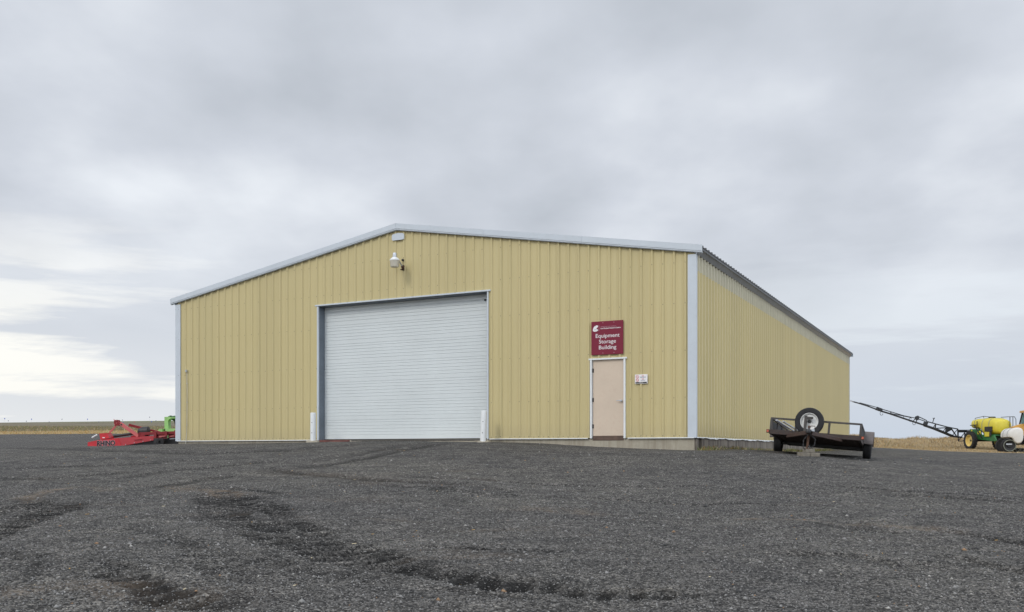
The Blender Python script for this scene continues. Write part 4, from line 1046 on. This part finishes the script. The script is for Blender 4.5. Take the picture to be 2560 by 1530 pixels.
mb.tube([(-1.5,-.5,2.62),(-1.45,-.5,2.72),(-.2,-.5,2.85),(1.0,-.5,2.72)], .025, 6); mb.tube([(-.2,-.5,2.68),(-.2,-.5,2.85)], .025, 6)
mb.tube([(1.0,.3,2.72),(1.6,.5,2.74),(2.5,.5,2.72),(2.7,.5,2.5),(2.75,.5,1.2)], .028, 6); mb.tube([(1.9,.5,2.72),(1.9,.5,1.3)], .035, 6); mb.tube([(2.3,.5,2.72),(2.3,.5,1.3)], .03, 6); mb.tube([(1.9,.5,1.9),(2.75,.5,1.9)], .02, 6); mb.tube([(1.9,.5,1.5),(2.75,.5,1.5)], .02, 6)
mb.box((2.3,.3,1.28),(1.0,.7,.05)); mb.build('ladder_rail', M['dark'], spr)
# centre rack behind the tank
mb = MB(); xr = -2.9
for z_ in (.75, 1.55, 1.72): mb.bar((xr,-1.2,z_),(xr,1.2,z_),.07,.07)
for y_ in (-1.2,-.6,0,.6,1.2): mb.bar((xr,y_,.75),(xr,y_,1.72),.07,.07)
mb.box((xr,-.8,1.62),(.12,.8,.22)); mb.bar((xr,-.5,1.6),(-1.4,-.5,1.6),.12); mb.bar((xr,.5,1.6),(-1.4,.5,1.6),.12); mb.bar((xr,-.5,.9),(-1.4,-.5,1.0),.1); mb.bar((xr,.5,.9),(-1.4,.5,1.0),.1); mb.bar((xr,-1.2,.78),(xr,-.6,1.5),.06); mb.build('centre_rack', M['boom'], spr)
# wings
Minv = SM.inverted()
def wing_pts():
    """boom pictured points, root to tip; each lies on the vertical plane of the wing"""
    root = SM @ Vector((xr,-1.2,1.0)); d = Vector((-.985,-.17,0)).normalized()
    def on(px, py):
        u = (px-HX)/F; t = (u*root.y-root.x)/(d.x-u*d.y); Yp = root.y+t*d.y
        return Minv @ at(px, py, Yp)
    return on
on = wing_pts()
k4 = 2483/460.
def b4(cx, cy): return on(2100+cx/k4, 980+cy/k4)
def wing_section(nm, lower, upper, webs, wd, parent=spr, r=.06):
    mb = MB(); lo = [b4(*p) for p in lower]; up = [b4(*p) for p in upper]
    for a, b_ in zip(lo, lo[1:]): mb.bar(a, b_, r*1.3, r*1.5)
    for a, b_ in zip(up, up[1:]): mb.bar(a, b_, r, r)
    off = Vector((-wd,0,0))
    for a, b_ in zip(lo, lo[1:]): mb.bar(a+off, b_+off, r, r)
    for p, q_ in webs: mb.bar(b4(*p), b4(*q_), r, r)
    for p in lo: mb.bar(p, p+off, r*.8, r*.8)
    for p in up: mb.bar(p, lo[min(range(len(lo)), key=lambda i: (lo[i]-p).length)]+off, r*.6, r*.6)
    return mb.build(nm, M['boom'], parent)
wing_section('boom_inner_section', [(1650,612),(1545,600),(1420,548),(1290,495),(1170,455)], [(1590,500),(1440,470),(1290,430),(1180,400)],
   [((1590,500),(1590,600)),((1500,490),(1570,595)),((1440,480),(1425,545)),((1470,480),(1500,500)),((1290,430),(1285,490)),((1290,490),(1440,482)),((1180,400),(1150,450)),((1515,500),(1430,545))], .5, r=.085)
wing_section('boom_middle_section', [(1170,455),(1000,400),(880,360),(690,295),(580,262),(500,235)], [(1170,385),(1045,325),(1030,355),(860,320),(690,268),(560,230),(500,208)],
   [((1045,325),(1030,400)),((1170,385),(1175,455)),((1045,330),(1010,350)),((690,268),(685,295)),((1030,355),(1150,395)),((560,230),(560,262)),((690,290),(960,345)),((500,208),(500,235))], .3, r=.065)
wing_section('boom_outer_section', [(500,235),(380,190),(260,152),(180,130)], [(500,208),(380,175),(265,145)],
   [((380,175),(380,190)),((265,145),(258,155))], .2, r=.055)
mb = MB(); mb.tube([b4(180,130), b4(150,112), b4(125,120), b4(150,126), b4(185,134)], .03, 6); mb.build('boom_tip_guard', M['galv'], spr)
mb = MB(); mb.prism([(1140,400),(1190,395),(1170,455),(1120,440)], lambda a, b_, d: b4(a, b_)+Vector((d,0,0)), -.1, .1); mb.prism([(1440,470),(1510,495),(1470,520),(1420,548)], lambda a, b_, d: b4(a, b_)+Vector((d,0,0)), -.1, .1); mb.prism([(500,200),(570,225),(570,262),(520,240)], lambda a, b_, d: b4(a, b_)+Vector((d,0,0)), -.06, .06); mb.prism([(1020,330),(1050,318),(1065,345),(1050,380),(1015,370)], lambda a, b_, d: b4(a, b_)+Vector((d,0,0)), -.1, .1); mb.build('hinge_plate', M['boom'], spr)
mb = MB(); mb.tube([b4(1250,415), b4(1265,365), b4(1255,350)], .04, 6); mb.tube([b4(1263,372), b4(1278,348)], .035, 6); mb.build('boom_cradle', M['boom'], spr)
mb = MB()
for cx, cy in ((560,290),(1000,420),(950,375)):
    c = [b4(cx+20*math.cos(t), cy+24*math.sin(t)) for t in np.linspace(0, 5.6, 12)]; mb.tube(c, .022, 6)
mb.build('hose_loop', M['dark'], spr)
# far wing, folded along the far side
mb = MB()
for z_ in (1.0, 1.5): mb.bar((xr,1.5,z_),(xr-.1,6.5,z_+1.1),.08,.08)
for k in range(6): mb.bar((xr-.02*k,1.5+k,1.0+.22*k),(xr-.02*k,1.9+k,1.5+.3*k),.06)
mb.build('boom_far_wing', M['boom'], spr)

# ---------------------------------------------------------------- tracked tractor
YT = 71.0; to = at(2560, 1131, YT); TZ = hz(to.x, to.y)
lat = Vector((.25,.968,0)).normalized(); TMX = Matrix((Vector((-lat.y,lat.x,0)), -lat, Vector((0,0,1)))).transposed().to_4x4(); TMX.translation = (to.x, to.y, TZ)
tt = thing('tracked_tractor', 'orange yellow crawler tractor with a strapped white tank at the right edge', 'tractor', matrix=TMX)
TI = TMX.inverted()
def tp(cx, cy, y):
    d = at(2380+cx/10.6, 1010+cy/10.6, 1.)-Vector((0,0,EYE)); P = Vector((to.x, to.y, 0))-lat*y
    return TI @ (Vector((0,0,EYE))+d*(lat.dot(P)/lat.dot(d)))
def tslab(mb, poly, ya, yb, yref, mi=0):          # side outline given at one depth, real thickness ya..yb
    pts = [tp(a, b_, yref) for a, b_ in poly]
    mb.prism([(p.x, p.z) for p in pts], lambda a, b_, d: (a, d, b_), ya, yb, mi)
mb = MB(); tslab(mb, [(1560,612),(1700,568),(1830,530),(2300,500),(2300,900),(1700,900)], -.5, .5, 0.); mb.build('hood', M['orange'], tt)
mb = MB(); mb.box((-1.6,0,.95),(3.6,1.1,.7)); mb.build('chassis', M['dark'], tt)
mb = MB(); tslab(mb, [(1800,188),(1812,182),(2500,170),(2500,228),(1800,235)], -.85, .85, -.75); mb.build('cab_roof', M['orange'], tt)
mb = MB()
for y_ in (-.72, .72):
    mb.bar(tp(1812,530,-.5)+Vector((0,y_+.5,0)), tp(1885,232,-.5)+Vector((0,y_+.5,0)), .09)
    mb.bar(tp(2350,530,-.5)+Vector((0,y_+.5,0)), tp(2340,232,-.5)+Vector((0,y_+.5,0)), .09)
mb.bar(tp(1812,530,-.5)+Vector((0,1.22,0)), tp(2350,530,-.5)+Vector((0,1.22,0)), .09); mb.build('cab_frame', M['dark'], tt)
mb = MB(); tslab(mb, [(1835,525),(1895,240),(2330,240),(2340,525)], .68, .70, -.5); mb.build('cab_glass', M['glass'], tt)
mb = MB(); tslab(mb, [(1835,525),(1895,240),(2330,240),(2340,525)], -.70, -.68, -.5); mb.build('cab_glass', M['glass'], tt)
mb = MB(); c = tp(2150,450,0); mb.box(c,(.5,.5,.4)); mb.box(c+Vector((-.25,0,.4)),(.14,.5,.6)); mb.build('seat', M['dark'], tt)
f_c = tp(1525,1105,1.0); f_c.z = .52
for sy in (-1,1):
    y_ = sy*.85; w_ = .42; fx, rx = f_c.x, f_c.x-3.1
    def loop(rf, rr): return [(fx+rf*math.cos(t), .52+rf*math.sin(t)) for t in np.linspace(-math.pi/2, math.pi/2, 18)]+[(rx+rr*math.cos(t), .66+rr*math.sin(t)) for t in np.linspace(math.pi/2, 3*math.pi/2, 18)]
    outer, inn = loop(.52,.66), loop(.475,.615); n_ = len(outer)
    vs = [(a, y_-w_/2, b_) for a, b_ in outer]+[(a, y_+w_/2, b_) for a, b_ in outer]+[(a, y_-w_/2, b_) for a, b_ in inn]+[(a, y_+w_/2, b_) for a, b_ in inn]
    fs = []
    for i in range(n_):
        j = (i+1)%n_; fs += [(i,j,n_+j,n_+i),(2*n_+i,3*n_+i,3*n_+j,2*n_+j),(i,2*n_+i,2*n_+j,j),(n_+i,n_+j,3*n_+j,3*n_+i)]
    mb = MB(); mb.add(vs, fs); per = outer+[outer[0]]
    for (a0,b0_),(a1,b1_) in zip(per, per[1:]):
        L_ = math.hypot(a1-a0, b1_-b0_); m_ = max(1, int(L_/.16))
        for q_ in range(m_):
            t = (q_+.5)/m_; mb.box((a0+(a1-a0)*t, y_, b0_+(b1_-b0_)*t),(.05,w_,.05), bev=.004)
    trk = mb.build('track', M['tyre'], tt)
    whs = [(fx,.52,.46,'idler_wheel'),(rx,.66,.60,'drive_wheel')]+[(fx-.52-.32*k_,.20,.14,'road_wheel') for k_ in range(6)]
    for (cx_, cz_, r_, nm) in whs:
        mb = MB(); mb.lathe((cx_, y_-sy*.2, cz_),(0,sy,0),[(0,0),(r_,0),(r_,.40),(r_*.92,.42),(r_*.86,.26),(r_*.35,.22),(r_*.3,.34),(0,.34)],28); wl_ = mb.build(nm, M['dark'], trk, smooth=35)
        mb = MB(); mb.lathe((cx_, y_+sy*.215, cz_),(0,sy,0),[(r_*.86,0),(r_*.93,.0),(r_*.93,.015),(r_*.86,.015),(r_*.86,0)],28); mb.build('wheel_ring', M['strap'], wl_)
    mb = MB(); mb.box((fx+.05, y_+sy*.235, .62),(.40,.03,.10)); mb.build('track_frame', M['galv'], tt)
# white tank across the front: deep teardrop end towards the camera
prof_px = [(1503,870),(1500,800),(1515,735),(1560,680),(1620,645),(1700,625),(1780,622),(1840,640),(1880,675),(1900,730),(1906,820),(1903,900),(1885,975),(1845,1025),(1790,1050),(1735,1050),(1685,1020),(1645,970),(1612,915),(1585,892),(1545,885)]
pp_ = [tp(a, b_, 1.25) for a, b_ in prof_px]; cxm = sum(p.x for p in pp_)/len(pp_); czm = sum(p.z for p in pp_)/len(pp_)
def tring(y, k): return [(cxm+(p.x-cxm)*k, y, czm+(p.z-czm)*k) for p in pp_]
mb = MB(); mb.loft([tring(1.27,.80), tring(1.25,.90), tring(1.20,.97), tring(1.12,1.), tring(-1.1,1.), tring(-1.17,.97), tring(-1.22,.90), tring(-1.24,.8)])
st_ = mb.build('front_tank', M['tank_w'], tt, smooth=55)
for y_ in (.80, -.45):
    mb = MB(); mb.loft([tring(y_-.03,1.015), tring(y_+.03,1.015)]); mb.build('strap', M['dark'], st_)
mb = MB(); c = tp(1540,905,.5); mb.box((c.x-.25, 0, c.z-.03),(.6,2.2,.06)); mb.box((c.x-.6,0,c.z-.25),(.8,.8,.5)); mb.build('tank_bracket', M['dark'], tt)

# ---------------------------------------------------------------- white pipe behind the trailer and a roller frame
pp = at(2060, 1123, 44.0); pz = hz(pp.x, pp.y)
pipe = thing('irrigation_pipe', 'white pipe lying on the ground seen under the trailer', 'pipe', (pp.x, pp.y, pz+.09), R(-12))
mb = MB(); mb.lathe((-.1,0,0),(1,0,0),[(.05,0),(.075,0),(.075,.75),(.085,.76),(.085,.86),(.05,.86)],16); mb.build('tube', M['white'], pipe, smooth=40)
mb = MB(); mb.box((-.22,0,.0),(.26,.12,.10)); mb.box((-.42,0,-.02),(.12,.1,.06)); mb.box((.72,-.03,.0),(.06,.1,.12)); mb.build('fitting', M['dark'], pipe)

# ---------------------------------------------------------------- marker flags in the left field
fl = [(12,1046.5,'b','farthest left'),(21,1052,'d','second from the left'),(66,1053,'d','low, third from the left'),(79,1048,'b','high, fourth from the left'),(123,1055,'d','fifth from the left'),
 (155,1048,'d','sixth from the left'),(219,1048,'b','large, above the red mower nose'),(247,1055,'d','low, left of the hitch mast'),(285,1048.5,'r','beside the hitch mast top'),(306,1050,'d','upper of the pair near the mast'),
 (307.5,1056,'b','lower of the pair near the mast'),(336,1055,'r','low, between mast and post'),(379,1054,'b','near the green post'),(390,1052,'d','right beside the green post'),(374,1043,'d','highest, left of the green post')]
cn = {'b':('blue','flag_blue'),'d':('dark','flag_dark'),'r':('red','flag_red')}
for k, (px, py, c, where) in enumerate(fl):
    Yf = 88+(k*7)%9; p = at(px, py, Yf); g = hz(p.x, p.y)
    t = thing('marker_flag', '%s marker flag on a thin field stake, %s' % (cn[c][0], where), 'marker flag', (p.x, p.y, g), 0, 'marker flags standing in the left field')
    mb = MB(); mb.cyl((0,0,-.02),(0,0,p.z-g), .0035, .003, 5); mb.build('stake', M['wire'], t)
    s_ = .062 if k in (0,3,6,12) else .045
    mb = MB(); poly = [(0,s_),(s_*1.5,s_*.7),(s_*1.7,-s_*.6),(0,-s_)]
    mb.prism(poly, lambda a, b_, d: (a-s_*.8, d+.02*math.sin(a*40), p.z-g+b_), -.004, .004); mb.build('flag', M[cn[c][1]], t)

# ---------------------------------------------------------------- world, sun, camera
SUN_EL, SUN_AZ = 38., 224.      # azimuth clockwise from +Y: behind the camera, a little left
az = R(SUN_AZ); el = R(SUN_EL); sdir = Vector((math.sin(az)*math.cos(el), math.cos(az)*math.cos(el), math.sin(el)))
w = bpy.data.worlds.new('World'); bpy.context.scene.world = w; w.use_nodes = True; nt = w.node_tree
bg = nt.nodes['Background']
sky = N(nt, 'ShaderNodeTexSky'); sky.sky_type = 'NISHITA'; sky.sun_disc = False; sky.sun_elevation = el; sky.sun_rotation = az
sky.air_density = 1.; sky.dust_density = 2.
tc = N(nt, 'ShaderNodeTexCoord'); sp = N(nt, 'ShaderNodeSeparateXYZ'); nt.links.new(tc.outputs['Generated'], sp.inputs[0])
zc = math_(nt, 'MAXIMUM', sp.outputs[2], 0.); zz = math_(nt, 'ADD', zc, .20)
cv = N(nt, 'ShaderNodeCombineXYZ'); nt.links.new(math_(nt, 'DIVIDE', sp.outputs[0], zz), cv.inputs[0]); nt.links.new(math_(nt, 'DIVIDE', sp.outputs[1], zz), cv.inputs[1])
def wn(scale, detail, rough, sc=(1,1,1), dist=0., loc=(0,0,0)):
    mp = N(nt, 'ShaderNodeMapping'); mp.inputs['Scale'].default_value = sc; mp.inputs['Location'].default_value = loc; nt.links.new(cv.outputs[0], mp.inputs[0])
    n = N(nt, 'ShaderNodeTexNoise'); n.inputs['Scale'].default_value = scale; n.inputs['Detail'].default_value = detail; n.inputs['Roughness'].default_value = rough; n.inputs['Distortion'].default_value = dist
    nt.links.new(mp.outputs[0], n.inputs['Vector']); return n.outputs['Fac']
big = wn(.80, 3, .5, (1,.9,1), 0., (3.1,1.7,0)); med = wn(2.0, 5, .5, (1.,.8,1), 0., (0,5,0)); lowc = wn(1.7, 8, .62, (.6,1.35,1), .3, (7,2,0))
comb = math_(nt, 'ADD', math_(nt, 'MULTIPLY', big, .55), math_(nt, 'MULTIPLY', med, .45))
# strengths below are colour / background strength 0.1
K = 10.
def kc(c): return tuple(x*K for x in c)
cl = ramp(nt, [(.37, kc((.49,.53,.59))), (.50, kc((.64,.68,.75))), (.61, kc((.83,.87,.925)))], comb).outputs[0]
# toward the horizon the deck thins: broken bright gaps
side = N(nt, 'ShaderNodeMapRange'); side.inputs[1].default_value = -.45; side.inputs[2].default_value = .45; nt.links.new(sp.outputs[0], side.inputs[0])
lowz = ramp(nt, [(.0,(1,1,1)),(.10,(.9,.9,.9)),(.24,(0,0,0))], sp.outputs[2]).outputs[0]
gapc = ramp(nt, [(.0, kc((1.12,1.10,1.03))), (.45, kc((.86,.89,.92))), (1., kc((.76,.81,.87)))], side.outputs[0]).outputs[0]
gap = mix(nt, gapc, sky.outputs[0], .10)
mpb = N(nt, 'ShaderNodeMapping'); mpb.inputs['Scale'].default_value = (1.5,1.5,15); mpb.inputs['Rotation'].default_value = (0,R(3.5),0); mpb.inputs['Location'].default_value = (2.2,.4,1.0); nt.links.new(tc.outputs['Generated'], mpb.inputs[0])
nb = N(nt, 'ShaderNodeTexNoise'); nb.inputs['Scale'].default_value = 1.5; nb.inputs['Detail'].default_value = 7; nb.inputs['Roughness'].default_value = .55; nt.links.new(mpb.outputs[0], nb.inputs['Vector'])
lowc = math_(nt, 'ADD', math_(nt, 'MULTIPLY', nb.outputs['Fac'], .75), math_(nt, 'MULTIPLY', lowc, .25))
streak = ramp(nt, [(.488,(1,1,1)),(.555,(0,0,0))], lowc).outputs[0]
low = mix(nt, gap, kc((.64,.685,.755)), math_(nt, 'MULTIPLY', streak, .9))
col = mix(nt, cl, low, lowz)
# thin veil right at the horizon: cream at left, blue-grey at right
hz_ = ramp(nt, [(.0,(1,1,1)),(.05,(.5,.5,.5)),(.12,(0,0,0))], sp.outputs[2]).outputs[0]
hcol = ramp(nt, [(.0, kc((.93,.93,.90))), (.5, kc((.70,.74,.80))), (.75, kc((.53,.62,.74))), (1., kc((.55,.63,.74)))], side.outputs[0]).outputs[0]
col = mix(nt, col, hcol, math_(nt, 'MULTIPLY', hz_, .6))
# the cloud deck is brighter round the veiled sun, behind the camera, and overhead
dt = N(nt, 'ShaderNodeVectorMath'); dt.operation = 'DOT_PRODUCT'; nt.links.new(tc.outputs['Generated'], dt.inputs[0]); dt.inputs[1].default_value = Vector((-.35,-.62,.70)).normalized()
gl = N(nt, 'ShaderNodeMapRange'); gl.interpolation_type = 'SMOOTHSTEP'
for i_, v_ in ((1,.1),(2,1.),(3,1.),(4,1.6)): gl.inputs[i_].default_value = v_
nt.links.new(dt.outputs['Value'], gl.inputs[0])
vm = N(nt, 'ShaderNodeVectorMath'); vm.operation = 'SCALE'; nt.links.new(col, vm.inputs[0]); 
dt2 = N(nt, 'ShaderNodeVectorMath'); dt2.operation = 'DOT_PRODUCT'; nt.links.new(tc.outputs['Generated'], dt2.inputs[0]); dt2.inputs[1].default_value = Vector((.93,-.35,.30)).normalized()  # added bright lobe out of view at right, lifts the side wall
gl2 = N(nt, 'ShaderNodeMapRange'); gl2.interpolation_type = 'SMOOTHSTEP'
for i_, v_ in ((1,.35),(2,1.),(3,0.),(4,1.2)): gl2.inputs[i_].default_value = v_
nt.links.new(dt2.outputs['Value'], gl2.inputs[0])
nt.links.new(math_(nt, 'ADD', gl.outputs[0], gl2.outputs[0]), vm.inputs['Scale'])
nt.links.new(vm.outputs[0], bg.inputs['Color']); bg.inputs['Strength'].default_value = .1
sl = bpy.data.lights.new('sun', 'SUN'); sl.energy = 1.06; sl.angle = R(16); sl.color = (1,.96,.90)
so_ = bpy.data.objects.new('sun', sl); C.objects.link(so_); so_.rotation_euler = sdir.to_track_quat('Z', 'Y').to_euler()

cam = bpy.data.cameras.new('camera'); co = bpy.data.objects.new('camera', cam); C.objects.link(co)
co.location = (0,0,EYE); co.rotation_euler = (R(90),0,0); cam.sensor_width = 36; cam.lens = F/2560*36; cam.shift_y = (HY-765)/2560
cam.clip_start = .1; cam.clip_end = 9000
s = bpy.context.scene; s.camera = co
s.view_settings.view_transform = 'Standard'; s.view_settings.look = 'None'; s.view_settings.exposure = 0; s.view_settings.gamma = 1
s.render.resolution_x = 1024; s.render.resolution_y = 612
